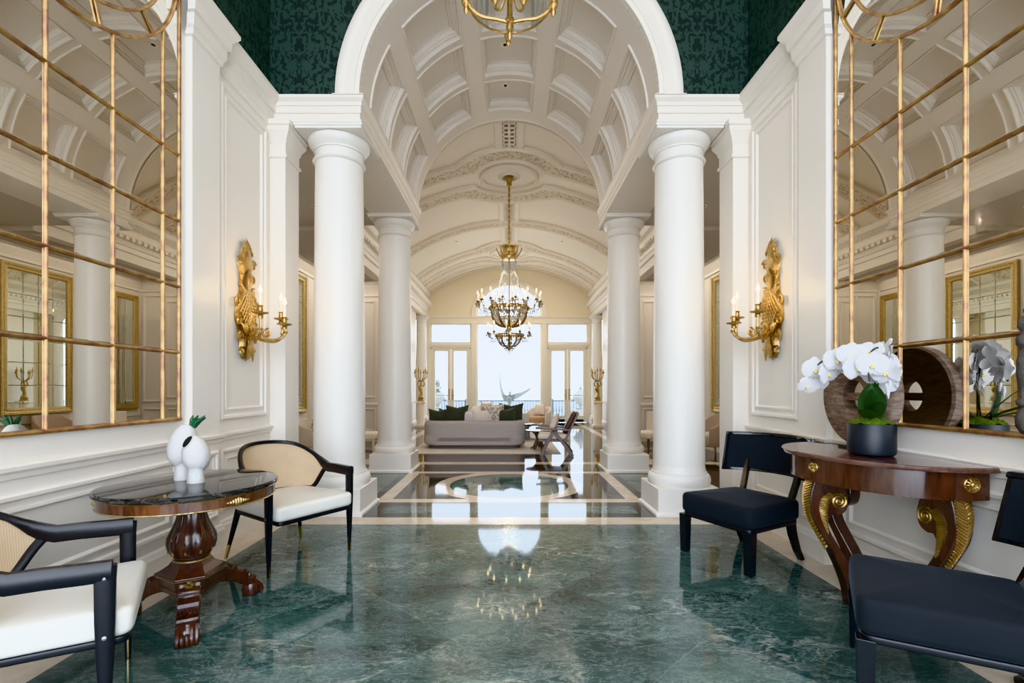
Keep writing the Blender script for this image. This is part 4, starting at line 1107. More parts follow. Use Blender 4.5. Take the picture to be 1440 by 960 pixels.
def scroll_leg(base, ang, gilt=True, top=.75):
    """leg in the vertical plane through 'base' (plan) with outward heading ang"""
    o = Vector((cos(ang), sin(ang))); w = Vector((-sin(ang), cos(ang)))
    mp = lambda u, v, d: (base[0] + o.x*u + w.x*d, base[1] + o.y*u + w.y*d, v)
    outer = cr([(.035, .75, 0), (.055, .68, 0), (.058, .60, 0), (.04, .52, 0), (.0, .44, 0), (-.055, .34, 0), (-.11, .22, 0), (-.15, .10, 0), (-.165, .0, 0)], 5)
    inner = cr([(-.235, .0, 0), (-.215, .12, 0), (-.165, .25, 0), (-.10, .36, 0), (-.055, .44, 0), (-.04, .50, 0), (-.06, .545, 0), (-.095, .545, 0), (-.135, .57, 0), (-.15, .62, 0), (-.145, .68, 0), (-.12, .75, 0)], 5)
    poly = [(p[0], p[1]) for p in outer] + [(p[0], p[1]) for p in inner]
    c = MB(); th = .05; c.prism(poly, mp, -th, th); leg = c.obj('leg', M['rosedark'], t, smooth=30, bevel=.006)
    if gilt:
        # leaf sheathing the front edge
        c = MB(); m = 26
        edge = [p for p in outer if p[1] > .30]; E = len(edge)-1
        for row in range(m):
            f = row/m; q = f*E; i0 = int(q); fr = q-i0; p = Vector(edge[i0][:2]).lerp(Vector(edge[min(i0+1, E)][:2]), fr)
            wd = .047*(1 - .75*max(0, f-.35)/.65)
            for s in (-1, 1):
                P = []
                for k in range(5):
                    g = k/4; P.append(mp(p.x + .010 - .012*g*g, p.y + .03*g - .01, s*wd*g))
                c.tube(P, [.008, .009, .008, .007, .005], 6)
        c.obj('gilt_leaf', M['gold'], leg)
        # side volute and pendant leaf
        for s in (-1, 1):
            c = MB(); sp = [(-.095 + .045*(1-.85*i/30)*cos(1.2+2.2*2*pi*i/30), .63 + .045*(1-.85*i/30)*sin(1.2+2.2*2*pi*i/30)) for i in range(31)]
            c.tube([mp(u, v, s*(th+.004)) for u, v in sp], [.0085*(1-.35*i/30) for i in range(31)], 6)
            c.tube([mp(-.095, .63, s*(th-.004)), mp(-.095, .63, s*(th+.012))], .008, 8)
            P = cr([(-.06, .665, 0), (-.025, .63, 0), (-.012, .57, 0), (-.02, .50, 0), (-.035, .43, 0)], 6)
            for i in range(0, len(P)-1):
                f = i/(len(P)-1); q = P[i]; wd = .022*sin(pi*(.25+.75*f))+.004
                c.tube([mp(q[0]-wd, q[1]+.012, s*(th+.002)), mp(q[0], q[1], s*(th+.010)), mp(q[0]+wd, q[1]+.012, s*(th+.002))], [.004, .008, .004], 6)
            c.obj('gilt_volute', M['gold'], leg)
    return leg
# front centre, right end, left end (plan in table coordinates)
scroll_leg((.11, .36), radians(70)); scroll_leg((-.44, .09), radians(172)); 
scroll_leg((.30, .06), radians(12), gilt=False)
rosette(ap, (.06, .431, .832), (.10, 1, 0)); rosette(ap, (-.517, .085, .825), (-1, .28, 0), .038)

# ---- orchid in black pot
t = thing('potted_orchid', 'white orchid with moss in a round black pot on the console', 'plant', (2.075, 2.77, .9145), 0)
c = MB(); c.lathe([(.085, 0), (.100, .002), (.112, .012), (.116, .03), (.116, .178), (.114, .181), (.106, .181), (.104, .165)], 48, cap1=False); c.obj('pot', M['potblack'], t)
c = MB()
random.seed(11)
def mossf(i, j):
    a = 2*pi*i; r = .112*j; h = .175 + .045*(1-j**2.2) + .010*sin(a*5+j*9)*j + .006*sin(a*11-j*20)
    return (r*cos(a), r*sin(a), h)
c.grid(mossf, 40, 10, closeu=False); c.obj('moss', M['moss'], t, smooth=80)
def strap(az, L, wd, rise, droop, nm='leaf', base=(0, 0, .19), twist=0.):
    c = MB()
    def f(i, j):
        u = i; v = 2*j-1
        w_ = wd*(sin(pi*min(1., .12+.88*u))**.7 if u < 1 else 0)*(1 if u < .99 else .05)
        rr = L*u*cos(rise*(1-u*droop)); zz = L*sin(rise)*u - L*droop*.25*u*u
        x = rr; y = v*w_; z = zz + .25*abs(v)*w_
        ca, sa = cos(az), sin(az)
        return (base[0] + x*ca - y*sa, base[1] + x*sa + y*ca, base[2] + z)
    c.grid(f, 16, 4); c.obj(nm, M['leaf'], t, smooth=80)
# broad upright leaf facing the room, strap leaves reaching toward the mirror
c = MB()
def upl(i, j):
    u = i; v = 2*j-1; w_ = .066*sin(pi*(.10+.86*u))**.75
    fx, fy = -.56, -.83; sx_, sy_ = .83, -.56
    return (sx_*v*w_ + fx*(.03+.035*u+.02*v*v), sy_*v*w_ + fy*(.03+.035*u+.02*v*v), .195 + .215*u)
c.grid(upl, 16, 6); c.obj('leaf', M['leaf'], t, smooth=80)
strap(radians(-118), .27, .042, .55, .3); strap(radians(-136), .25, .042, .42, .35); strap(radians(-127), .24, .032, .95, .1)
strap(radians(52), .26, .042, .75, .2); strap(radians(64), .25, .042, .48, .35); strap(radians(40), .20, .028, .30, .4)
# flower spikes
spA = cr([(0, 0, .19), (.02, .0, .38), (.02, -.0, .52), (-.02, .03, .60), (-.09, .10, .60), (-.17, .19, .54), (-.21, .25, .45)], 6)
spB = cr([(.02, 0, .19), (.03, -.01, .40), (.02, -.03, .55), (-.0, -.05, .61), (-.05, -.06, .58), (-.07, -.07, .50), (-.07, -.08, .42)], 6)
for P in (spA, spB):
    c = MB(); c.tube(P, .0045, 6); c.obj('flower_stem', M['stem'], t)
def flower_mesh():
    c = MB()
    def petal(az, L, W, cup, y0):
        def f(i, j):
            u = i; v = 2*j-1; w_ = W*sin(pi*(.06+.90*u))**.62
            lx, lz = v*w_, L*u
            yy = y0 - cup*u*u + .012*v*v*u
            return (lx*cos(az)+lz*sin(az), yy, -lx*sin(az)+lz*cos(az))
        c.grid(f, 9, 6)
    petal(radians(82), .078, .052, .016, -.004); petal(radians(-82), .078, .052, .016, -.004)
    petal(0, .075, .033, -.005, .004); petal(radians(140), .072, .030, -.004, .004); petal(radians(-140), .072, .030, -.004, .004)
    c.mi = 1
    c.ell((0, -.012, -.006), (.007, .009, .007), 8, 6); c.ell((0, -.016, -.018), (.008, .005, .009), 8, 6)
    for s in (-1, 1): c.ell((s*.009, -.012, -.012), (.005, .005, .007), 8, 6)
    return c
FL = [(-.005, -.115, .475, 205, 0, 1.05), (-.06, -.09, .515, 230, -8, 1.0), (-.02, -.02, .585, 195, -25, 1.0), (.03, -.05, .60, 170, -20, .95), (-.09, .03, .58, 235, -10, 1.0), (-.12, .11, .55, 250, -5, 1.0),
      (-.09, .16, .52, 215, 10, 1.0), (-.19, .21, .50, 255, 8, 1.0), (-.16, .25, .43, 225, 15, .95), (-.21, .25, .40, 270, 20, .85), (-.10, -.02, .50, 260, 5, 1.0), (.03, -.09, .55, 150, 0, .95), (-.15, .15, .47, 280, 0, .9), (.05, -.02, .52, 60, 0, 1.0), (.06, .05, .46, 90, 5, .95), (.01, .10, .53, 75, -10, .95), (.05, -.03, .40, 45, 10, .9)]
fm = None
for i, (x, y, z, hd, tl, sc) in enumerate(FL):
    if fm is None:
        fm = flower_mesh().obj('flower', [M['petal'], M['lip']], t, smooth=80); o = fm
    else: o = inst(fm, t)
    o.location = (x, y, z)
    # flower faces local -Y; heading = compass of facing direction in plan
    o.rotation_euler = (radians(tl), radians(random.uniform(-25, 25)), radians(hd+90)); o.scale = (sc, sc, sc)
c = MB()
for k, (x, y, z) in enumerate(((.0, -.11, .36), (.012, -.12, .385), (-.004, -.125, .345))):
    c.tube([(x, y, z+.05), (x+.002, y, z+.02), (x+.004, y, z-.02)], [.004, .010, .002], 7)
c.obj('flower_bud', M['petal'], t)

# ---- wooden wheel disc on stand
t = thing('wooden_wheel', 'round weathered wooden wheel disc with a barred centre hole, leaning by the mirror', 'ornament', (2.215, 3.055, .915), 0)
c = MB(); n = 64; R = .31; cz = .335; th = .04
def ring(r, x, k=1.0): return [(x, r*cos(2*pi*i/n)*k, cz + r*sin(2*pi*i/n)) for i in range(n)]
c.loft([ring(.098, -th), ring(.105, -th-.004), ring(.17, -th-.012), ring(.175, -th), ring(R-.012, -th+.004), ring(R, -th+.014), ring(R, th-.014), ring(R-.012, th), ring(.105, th), ring(.098, th-.01), ring(.098, -th)], True)
w = c.obj('disc', M['wheel'], t, smooth=40)
c = MB(); c.box(-.022, .022, -.115, .115, cz-.03, cz+.018); c.obj('cross_bar', M['wheel'], t, smooth=0, bevel=.004)
c = MB(); c.box(-.05, .05, -.13, .13, 0, .012); c.tube([(0, 0, .008), (0, 0, .04)], .012, 8); c.obj('stand_base', M['ebon'], t, smooth=0)

# ---- dark carved finial, partly out of frame
t = thing('carved_finial', 'dark carved stone finial beside the mirror, cut off at the frame edge', 'ornament', (2.275, 2.112, 0), 0)
c = MB(); c.lathe([(.05, 0), (.05, .015), (.02, .02), (.011, .03), (.011, 1.10)], 20); c.obj('rod_stand', M['ebon'], t)
c = MB(); c.lathe([(.012, 1.09), (.03, 1.10), (.046, 1.13), (.048, 1.17), (.036, 1.20), (.03, 1.215), (.042, 1.225), (.046, 1.24), (.034, 1.255), (.036, 1.30), (.044, 1.36), (.042, 1.42), (.034, 1.46), (.03, 1.475), (.044, 1.49), (.045, 1.52), (.03, 1.535), (.03, 1.55), (.04, 1.57), (.036, 1.60), (.018, 1.62), (.022, 1.64), (.01, 1.68)], 20); c.obj('carving', M['darkstone'], t, smooth=60)
# ================================================================== GREAT ROOM
# ---- gilt framed wall mirrors (local x along wall, y out)
def gilt_mirror(label, loc, rz, W, z0, z1, nx, nz):
    t = thing('gilt_mirror', label, 'mirror', loc, rz, 'gilt framed wall mirrors of the great room')
    m = lambda u, v, d: (u, d, v)
    c = MB(); c.panel(m, -W/2, W/2, z0, z1, [(0, .0), (0, .05), (.02, .07), (.05, .06), (.07, .045), (.10, .05), (.115, .04), (.12, .02), (.12, .0)], cap=False)
    fr = c.obj('frame', M['antgold'], t, smooth=30)
    c = MB(); P = []; Q = [(-W/2+.04, z0+.04), (W/2-.04, z0+.04), (W/2-.04, z1-.04), (-W/2+.04, z1-.04)]
    for k in range(4):
        (a, b), (a2, b2) = Q[k], Q[(k+1) % 4]; L = abs(a2-a)+abs(b2-b); n = int(L/.018)
        for q in range(n): P.append((a+(a2-a)*q/n, .062, b+(b2-b)*q/n))
    c.tube(P, [.008+.007*(k % 4 in (1, 2)) for k in range(len(P))], 6, closed=True)
    c.obj('frame_beading', M['antgold'], fr)
    c = MB()
    for i in range(nx):
        for j in range(nz):
            a = -W/2+.12+(W-.24)*i/nx; b = -W/2+.12+(W-.24)*(i+1)/nx; p = z0+.12+(z1-z0-.24)*j/nz; q = z0+.12+(z1-z0-.24)*(j+1)/nz
            c.loft([[m(a+k, p+k, d), m(b-k, p+k, d), m(b-k, q-k, d), m(a+k, q-k, d)] for k, d in ((.002, .018), (.012, .022))], True, False, True)
    c.box(-W/2+.11, W/2-.11, .005, .016, z0+.11, z1-.11)
    c.obj('mirror_glass', M['mirrorg'], t, smooth=0, weld=False)
for s, side in ((-1, 'left'), (1, 'right')):
    r = radians(-90*(-s) if s > 0 else -90) if False else (radians(90) if s > 0 else radians(-90))
    gilt_mirror('wide gilt-framed mirror in the alcove behind the nearer column on the %s' % side, (s*4.198, 9.2, 0), r, 1.4, .80, 3.56, 4, 6)
    gilt_mirror('narrow gilt-framed mirror deeper in the alcove on the %s, next to the pier' % side, (s*4.198, 11.28, 0), r, .72, .80, 3.50, 2, 6)
    gilt_mirror('gilt-framed mirror on the great room wall past the pier on the %s' % side, (s*3.198, 12.85, 0), r, 1.3, .96, 3.44, 4, 6)
# dark stone chimneypiece seen past the left pier
t = thing('fireplace', 'brown marble fireplace below the left gilt mirror of the great room', 'fireplace', (-3.19, 12.85, 0), radians(-90))
c = MB(); c.box(-.75, -.5, 0, .16, 0, .82); c.obj('jamb', M['blackm'], t, smooth=0, bevel=.006)
c = MB(); c.box(.5, .75, 0, .16, 0, .82); c.obj('jamb', M['blackm'], t, smooth=0, bevel=.006)
c = MB(); c.box(-.75, .75, 0, .16, .66, .84); c.obj('lintel', M['blackm'], t, smooth=0, bevel=.006)
c = MB(); c.box(-.8, .8, 0, .2, .84, .88); c.obj('mantel', M['white'], t, smooth=0, bevel=.006)
c = MB(); c.box(-.5, .5, .0, .03, 0, .66); c.obj('firebox', M['dark'], t, smooth=0)

# ---- main chandelier
CY = 10.4
t = thing('chandelier', 'large crystal and gilt bronze two-tier chandelier hanging in the great room', 'chandelier', (0, CY, 0))
c = MB(); c.lathe([(.001, 5.84), (.10, 5.835), (.11, 5.80), (.07, 5.77), (.05, 5.70), (.06, 5.66), (.03, 5.64)], 24); c.obj('canopy', M['bronze'], t)
c = MB()
for k in range(22):
    z = 5.64 - .058*k
    P = [(.022*cos(a), 0, z-.03+.034*sin(a)) if k % 2 else (0, .022*cos(a), z-.03+.034*sin(a)) for a in [2*pi*q/10 for q in range(10)]]
    c.tube(P, .006, 5, closed=True)
c.tube([(0, 0, 5.7), (0, 0, 4.3)], .012, 6); c.obj('chain', M['bronze'], t)
c = MB(); c.lathe([(.02, 4.36), (.17, 4.35), (.18, 4.32), (.14, 4.27), (.13, 4.18), (.16, 4.12), (.19, 4.10), (.19, 4.06), (.15, 4.05)], 24); cr_ = c.obj('crown', M['brass'], t)
for k in range(8):
    a = 2*pi*k/8; c = MB()
    P = cr([(.14, 0, 4.12), (.19, 0, 4.14), (.23, 0, 4.2), (.27, 0, 4.28), (.25, 0, 4.31)], 4)
    c.M = Matrix.Rotation(a, 4, 'Z'); c.tube(P, [.018-.012*i/(len(P)-1) for i in range(len(P))], 6); c.obj('crown_leaf', M['bronze'], cr_)
def oct_(c, p, r, h):
    i = [c.p(p[0]+dx*r, p[1]+dy*r, p[2]) for dx, dy in ((1,0),(0,1),(-1,0),(0,-1))]; a = c.p(p[0], p[1], p[2]+h); b = c.p(p[0], p[1], p[2]-h)
    for q in range(4): c.face(i[q], i[(q+1) % 4], a); c.face(i[(q+1) % 4], i[q], b)
first = None
for k in range(32):
    if first is None:
        c = MB()
        for q in range(30):
            f = q/29; r = .15 + .23*f**1.9; z = 4.06 - 1.02*f; oct_(c, (r, 0, z), .013, .019)
        first = o = c.obj('crystal_strand', M['crystal'], t, smooth=0)
    else: o = inst(first, t)
    o.rotation_euler = (0, 0, 2*pi*k/32)
def hoop(z, r, h, nm, mat='brass', lobes=0):
    c = MB(); c.lathe([(r, z-h/2), (r+.012, z-h/2), (r+.016, z), (r+.012, z+h/2), (r, z+h/2)], 48, cap0=False, cap1=False); return c.obj(nm, M[mat], t)
def ribs(n, P, rad, nm, mat='bronze'):
    f = None
    for k in range(n):
        if f is None: c = MB(); c.tube(cr(P, 4), rad, 6); f = o = c.obj(nm, M[mat], t)
        else: o = inst(f, t)
        o.rotation_euler = (0, 0, 2*pi*(k+.5)/n)
hoop(3.03, .40, .05, 'upper_ring'); hoop(2.62, .16, .03, 'bowl_ring', 'bronze')
ribs(10, [(.41, 0, 3.03), (.40, 0, 2.90), (.34, 0, 2.75), (.24, 0, 2.65), (.12, 0, 2.61)], .022, 'basket_rib', 'ribdark')
def crystals(rings, nm):
    c = MB()
    for z, r, n, s in rings:
        for k in range(n): a = 2*pi*(k+.5*(int(z*100) % 2))/n; oct_(c, (r*cos(a), r*sin(a), z), s, s*1.5)
    return c.obj(nm, M['crystal'], t, smooth=0)
crystals([(2.99 - .05*i, .39*sqrt(1-(i/7.6)**2), 44, .019) for i in range(7)], 'basket_crystal')
fo = None
for k in range(20):
    if fo is None:
        c = MB(); c.lathe([(.002, -.075), (.014, -.055), (.026, -.025), (.022, .0), (.030, .02), (.012, .035)], 10, (.415, 0, 3.02)); fo = o = c.obj('rim_pendant', M['brass'], t)
    else: o = inst(fo, t)
    o.rotation_euler = (0, 0, 2*pi*(k+.25)/20)
fo = None
for k in range(14):
    if fo is None:
        c = MB(); c.lathe([(.002, -.055), (.010, -.04), (.019, -.018), (.016, .0), (.022, .015), (.009, .026)], 10, (.285, 0, 2.435)); fo = o = c.obj('lower_rim_pendant', M['brass'], t)
    else: o = inst(fo, t)
    o.rotation_euler = (0, 0, 2*pi*(k+.25)/14)
def candle_set(n, r, zc, ph, rin, zin, amat, drop=True):
    fa = fc = None
    for k in range(n):
        a = 2*pi*(k+ph)/n
        if fa is None:
            c = MB(); P = cr([(rin, 0, zin), (rin+(r-rin)*.35, 0, zin-.09), (rin+(r-rin)*.8, 0, zin-.08), (r, 0, zc-.03)], 5); c.tube(P, .011, 6)
            c.lathe([(.01, -.03), (.035, -.01), (.045, .004), (.02, .006), (.02, .03)], 12, (r, 0, zc))
            fa = arm = c.obj('arm', M[amat], t)
            c = MB(); c.lathe([(.013, .03), (.013, .16)], 8, (r, 0, zc)); cs = c.obj('candle_sleeve', M['candle'], arm)
            c = MB(); c.lathe([(.005, .155), (.010, .17), (.012, .19), (.006, .215), (.001, .225)], 8, (r, 0, zc)); c.obj('bulb', M['bulb'], arm)
            c = MB()
            for q in range(6):
                b = 2*pi*q/6; oct_(c, (r+.045*cos(b), .045*sin(b), zc-.05), .016, .042)
            for q in range(5): oct_(c, (rin+(r-rin)*(.2+.16*q), 0, zin-.15), .015, .042)
            c.obj('crystal_drop', M['crystal'], arm, smooth=0)
        else: arm = inst(fa, t)
        arm.rotation_euler = (0, 0, a)
candle_set(16, .68, 3.13, .5, .41, 3.05, 'bronze')
candle_set(8, .36, 3.16, .25, .30, 3.06, 'brass')
hoop(2.44, .27, .045, 'lower_ring'); ribs(10, [(.28, 0, 2.44), (.27, 0, 2.35), (.21, 0, 2.25), (.12, 0, 2.18)], .015, 'lower_basket_rib', 'ribdark')
crystals([(2.41 - .036*i, .262*sqrt(1-(i/7.4)**2), 34, .015) for i in range(7)], 'lower_basket_crystal')
candle_set(10, .46, 2.47, .3, .27, 2.45, 'bronze')
c = MB(); c.lathe([(.02, 4.1), (.02, 2.7), (.06, 2.66), (.05, 2.56), (.03, 2.5), (.03, 2.2), (.10, 2.19), (.08, 2.14), (.03, 2.12), (.02, 2.1)], 14); c.obj('stem', M['brass'], t)
crystals([(2.14, .11, 14, .018), (2.10, .07, 10, .016)], 'bottom_crystal')
c = MB(); c.ell((0, 0, 2.05), (.035, .035, .045), 14, 8); c.obj('finial_ball', M['crystal'], t)

# ---- lantern in the hall
t = thing('lantern', 'gilt lantern with curved glass hanging at the top of the entrance hall', 'lantern', (.005, 3.3, 0))
RL, ZL = .285, 3.93
c = MB()
def ringg(z, r, h, w=.014):
    c.lathe([(r-w, z-h), (r+w*.6, z-h), (r+w, z), (r+w*.6, z+h), (r-w, z+h), (r-w, z-h)], 48, cap0=False, cap1=False)
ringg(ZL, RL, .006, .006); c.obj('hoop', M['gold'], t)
c = MB(); ringg(ZL+1.0, RL, .025); c.obj('hoop', M['gold'], t)
c = MB(); c.lathe([(RL-.01, ZL), (RL-.01, ZL+1.0)], 48, cap0=False, cap1=False); c.obj('glass', M['lglass'], t)
for k in range(4):
    a = radians(2+90*k); Rm = Matrix.Rotation(a, 4, 'Z')
    c = MB(); c.M = Rm; c.box(RL-.012, RL+.016, -.013, .013, ZL, ZL+1.0); c.obj('upright', M['gold'], t, smooth=0, bevel=.004)
    c = MB(); c.M = Rm; P = cr([(RL, 0, ZL-.005), (RL-.03, 0, ZL-.06), (RL-.10, 0, ZL-.105), (.09, 0, ZL-.12), (.02, 0, ZL-.135)], 6); c.tube(P, .013, 8); c.obj('bottom_arm', M['gold'], t)
    c = MB(); c.M = Rm; c.lathe([(.001, -.095), (.012, -.085), (.02, -.06), (.014, -.04), (.026, -.02), (.02, .02), (.012, .05)], 10, (RL+.012, 0, ZL)); c.ell((RL+.03, 0, ZL-.005), (.016, .03, .03), 8, 6); c.obj('pendant_drop', M['gold'], t)
    c = MB(); c.M = Rm; P = cr([(RL, 0, ZL+1.0), (RL-.05, 0, ZL+1.2), (.08, 0, ZL+1.35), (.02, 0, ZL+1.5)], 6); c.tube(P, .012, 8); c.obj('top_arm', M['gold'], t)
    c = MB(); c.M = Matrix.Rotation(a+pi/4, 4, 'Z'); P = cr([(.02, 0, ZL+.10), (.08, 0, ZL+.0), (.135, 0, ZL+.03), (.14, 0, ZL+.10)], 5); c.tube(P, .010, 6); c.lathe([(.01, .06), (.03, .09), (.035, .10), (.014, .11)], 12, (.14, 0, ZL)); c.obj('candle_arm', M['gold'], t)
    c = MB(); c.M = Matrix.Rotation(a+pi/4, 4, 'Z'); c.lathe([(.012, .11), (.012, .22)], 10, (.14, 0, ZL)); c.obj('candle_sleeve', M['candle'], t)
c = MB(); c.lathe([(.018, ZL+1.55), (.018, ZL-.12)], 12); c.obj('stem', M['brass'], t)
c = MB(); c.lathe([(.03, ZL-.115), (.034, ZL-.135), (.02, ZL-.15), (.026, ZL-.165), (.026, ZL-.185), (.012, ZL-.2), (.018, ZL-.22), (.012, ZL-.245), (.002, ZL-.26)], 14); c.obj('finial', M['gold'], t)
c = MB(); c.tube([(0, 0, ZL+1.5), (0, 0, 6.85)], .01, 6); c.obj('chain', M['bronze'], t)
c = MB(); c.lathe([(.08, 6.845), (.08, 6.80), (.02, 6.77)], 20); c.obj('canopy', M['bronze'], t)

# ---- recessed lights
def downlight(label, loc, rx=0, ry=0):
    t = thing('downlight', label, 'downlight', loc, 0, 'small recessed ceiling lights'); t.rotation_euler = (rx, ry, 0)
    c = MB(); c.lathe([(.030, -.001), (.032, -.006), (.058, -.006), (.062, -.0)], 24, cap0=False, cap1=False); c.obj('trim_ring', M['white'], t)
    c = MB(); c.lathe([(.001, -.001), (.031, -.001)], 20, cap0=False, cap1=False); c.obj('aperture', M['dark'], t)
zt = SP+R0+.129
downlight('recessed light in the centre coffer nearest the great room', (-.06, ys[4]+.36, zt)); downlight('recessed light in the middle centre coffer, below the lantern', (-.06, ys[2]+.36, zt))
for s, side in ((-1, 'left'), (1, 'right')): downlight('recessed light in the flat aisle ceiling on the %s, beside the column' % side, (s*2.85, 7.1, 3.964))
for i, (x, y) in enumerate(((-1.55, 14.2), (1.55, 14.2), (-2.0, 17.0), (2.0, 17.0))):
    p = vlt(x, y, .002); downlight('tiny recessed light in the cream vault, %s' % ('left side before the second medallion', 'right side before the second medallion', 'left side near the window wall', 'right side near the window wall')[i], p, 0, asin(x/VR))
for s, side in ((-1, 'left'), (1, 'right')):
    t = thing('air_vent', 'narrow slotted air vent in the %s great room cornice' % side, 'vent', (s*2.957, 13.2, 4.6), radians(90), 'cornice air vents')
    c = MB(); c.box(-.5, .5, -.004, .004, -.05, .05); c.obj('vent_plate', M['ceil'], t, smooth=0)
    for k in range(3):
        c = MB(); c.box(-.48, .48, (.004 if s < 0 else -.009), (.009 if s < 0 else -.004), -.036+.03*k, -.018+.03*k); c.obj('slot', M['dark'], t, smooth=0)
        t.children[-1].location = (0, 0, 0)
    t.rotation_euler = (0, 0, radians(-90)) 

# ---- rug, sofas, pillows
c = MB(); c.box(-2.0, 1.02, 9.5, 14.6, .0016, .014); o = c.obj('rug', M['rug'], None, smooth=0); tag(o, 'ivory rug under the grey sofas on the dark marble floor', 'rug')
def sofa(name, label, loc, rz, W, D, mat, pm):
    t = thing(name, label, 'sofa', loc, rz, None)
    # local: back at -y, opens to +y
    def outl(ins, rb=.30):
        x0, x1, y0, y1 = -W/2+ins, W/2-ins, ins, D-ins
        return round_poly([(x0, y0), (x1, y0), (x1, y1), (x0, y1)], max(.05, rb-ins), 7)
    c = MB(); c.loft([[(x, y, z) for x, y in outl(.10)] for z in (0, .075)], True, True, True); c.obj('plinth', pm, t, smooth=40)
    c = MB(); cushion(c, outl(0), .075, .30, .06); c.obj('base', mat, t, smooth=50)
    # U-shaped back/arm wall
    c = MB(); th = .20
    def Upath():
        x0, x1, y0, y1 = -W/2+th/2, W/2-th/2, th/2, D*.86; r = .22; P = [(x0, y1, 0), (x0, y0+r, 0)]
        for k in range(1, 7): a = pi + pi/2*k/6; P.append((x0+r+r*cos(a), y0+r+r*sin(a), 0))
        P.append((x1-r, y0, 0))
        for k in range(1, 7): a = 1.5*pi + pi/2*k/6; P.append((x1-r+r*cos(a), y0+r+r*sin(a), 0))
        P.append((x1, y1, 0)); return P
    P = [Vector(p) for p in Upath()]; loops = []
    for i, p in enumerate(P):
        tg = (P[min(i+1, len(P)-1)] - P[max(i-1, 0)]).normalized(); nn = Vector((tg.y, -tg.x, 0))
        prof = [(-th/2, .27), (-th/2+.05, .09), (th*.42, .079), (th*.495, .11), (th/2, .16), (th/2, .50), (th*.42, .555), (th*.2, .585), (-th*.2, .585), (-th*.42, .555), (-th/2, .50)]
        loops.append([tuple(p + nn*a + Vector((0, 0, z))) for a, z in prof])
    c.loft(loops, True, True, True); c.obj('back', mat, t, smooth=50)
    c = MB(); cushion(c, round_poly([(-W/2+th+.01, th+.01), (W/2-th-.01, th+.01), (W/2-th-.01, D-.01), (-W/2+th+.01, D-.01)], .1), .30, .42, .045, .01); c.obj('seat_cushion', mat, t, smooth=50)
    return t
sofa('sofa', 'mauve grey sofa with rounded corners, its back to the hall', (-.745, 10.13, .0142), 0, 2.17, 1.05, M['sofa'], M['plinthgrey'])
sofa('sofa', 'pale grey sofa facing the hall, on the far side of the rug', (-.66, 14.0, .0142), pi, 2.4, 1.05, M['sofa2'], M['plinthgrey'])
def pillow(label, loc, rz, s, mat, tilt=-14, chop=.16, thick=.14):
    def f(sg):
        def g(i, j):
            u, v = 2*i-1, 2*j-1
            e = (1-u*u)*(1-v*v); pin = 1 - .07*(1-abs(u)**3)*(abs(v)**3) ; pin2 = 1-.07*(1-abs(v)**3)*abs(u)**3
            z = v*pin - chop*max(0, v)*(1-abs(u))**1.5*2*.55
            return (u*pin2*s/2, sg*thick*.55*(max(0, e))**.45, s/2 + z*s/2)
        return g
    c = MB(); c.grid(f(1), 16, 16); c.grid(f(-1), 16, 16)
    o = c.obj('pillow', mat, None, smooth=80); o.location = loc; o.rotation_euler = (radians(tilt), 0, rz)
    return tag(o, label, 'pillow', 'throw pillows on the sofas')
yb = 10.51
PZ = .438
pillow('small dark green pillow at the left end of the grey sofa', (-1.54, yb, PZ), .12, .42, M['greenpil'], 10)
pillow('dark green pillow second from the left end of the grey sofa', (-1.33, yb+.15, PZ), -.1, .42, M['greenpil'], 10)
pillow('tall dark green pillow with a pointed corner on the left half of the grey sofa', (-1.13, yb+.02, PZ), .1, .50, M['greenpil'], 10)
pillow('pale lilac pillow between the green and the cream pillows of the grey sofa', (-.83, yb+.04, PZ), 0., .40, M['lilacpil'], 12)
pillow('blush pink pillow next to the patterned pillow on the grey sofa', (-.60, yb+.0, PZ), .1, .42, M['pinkpil'], 10)
pillow('large patterned cream pillow in the middle of the grey sofa', (-.36, yb+.03, PZ), 0, .52, M['patpil'], 8, .02)
pillow('dark green pillow right of the patterned pillow on the grey sofa', (-.07, yb+.02, PZ), -.1, .44, M['greenpil'], 10)
pillow('tall dark green pillow at the right end of the grey sofa', (.04, yb+.16, PZ), .12, .54, M['greenpil'], 10)

# ---- wooden lounge chair with V legs
t = thing('lounge_chair', 'dark wooden lounge chair with V-shaped legs and brown leather back beside the rug', 'chair', (.90, 9.46, 0.0), radians(90+180-6))
# local: front +x? build facing -Y then rotate
def beam(c, a, b, w, d):
    a, b = Vector(a), Vector(b); t_ = (b-a).normalized(); u = Vector((1, 0, 0)); v = t_.cross(u).normalized()
    c.loft([[tuple(p + u*(w*i) + v*(d*j)) for i, j in ((-1,-1),(1,-1),(1,1),(-1,1))] for p in (a, b)], True, True, True)
for s in (-1, 1):
    c = MB(); beam(c, (s*.30, -.02, .50), (s*.30, -.27, 0), .018, .03); c.obj('leg', M['teak'], t, smooth=0, bevel=.004)
    c = MB(); beam(c, (s*.30, -.04, .50), (s*.30, .34, 0), .018, .03); c.obj('leg', M['teak'], t, smooth=0, bevel=.004)
    c = MB(); beam(c, (s*.30, -.36, .54), (s*.30, .30, .50), .035, .02); c.obj('armrest', M['teak'], t, smooth=0, bevel=.004)
    c = MB(); beam(c, (s*.25, .18, .28), (s*.25, .44, .82), .02, .022); c.obj('back_post', M['teak'], t, smooth=0, bevel=.004)
c = MB(); c.box(-.28, .28, -.32, .25, .27, .31); c.obj('seat_frame', M['teak'], t, smooth=0, bevel=.004)
c = MB(); cushion(c, round_poly([(-.27, -.33), (.27, -.33), (.27, .24), (-.27, .24)], .05), .31, .42, .04, .01); c.obj('seat_cushion', M['creamfab'], t, smooth=50)
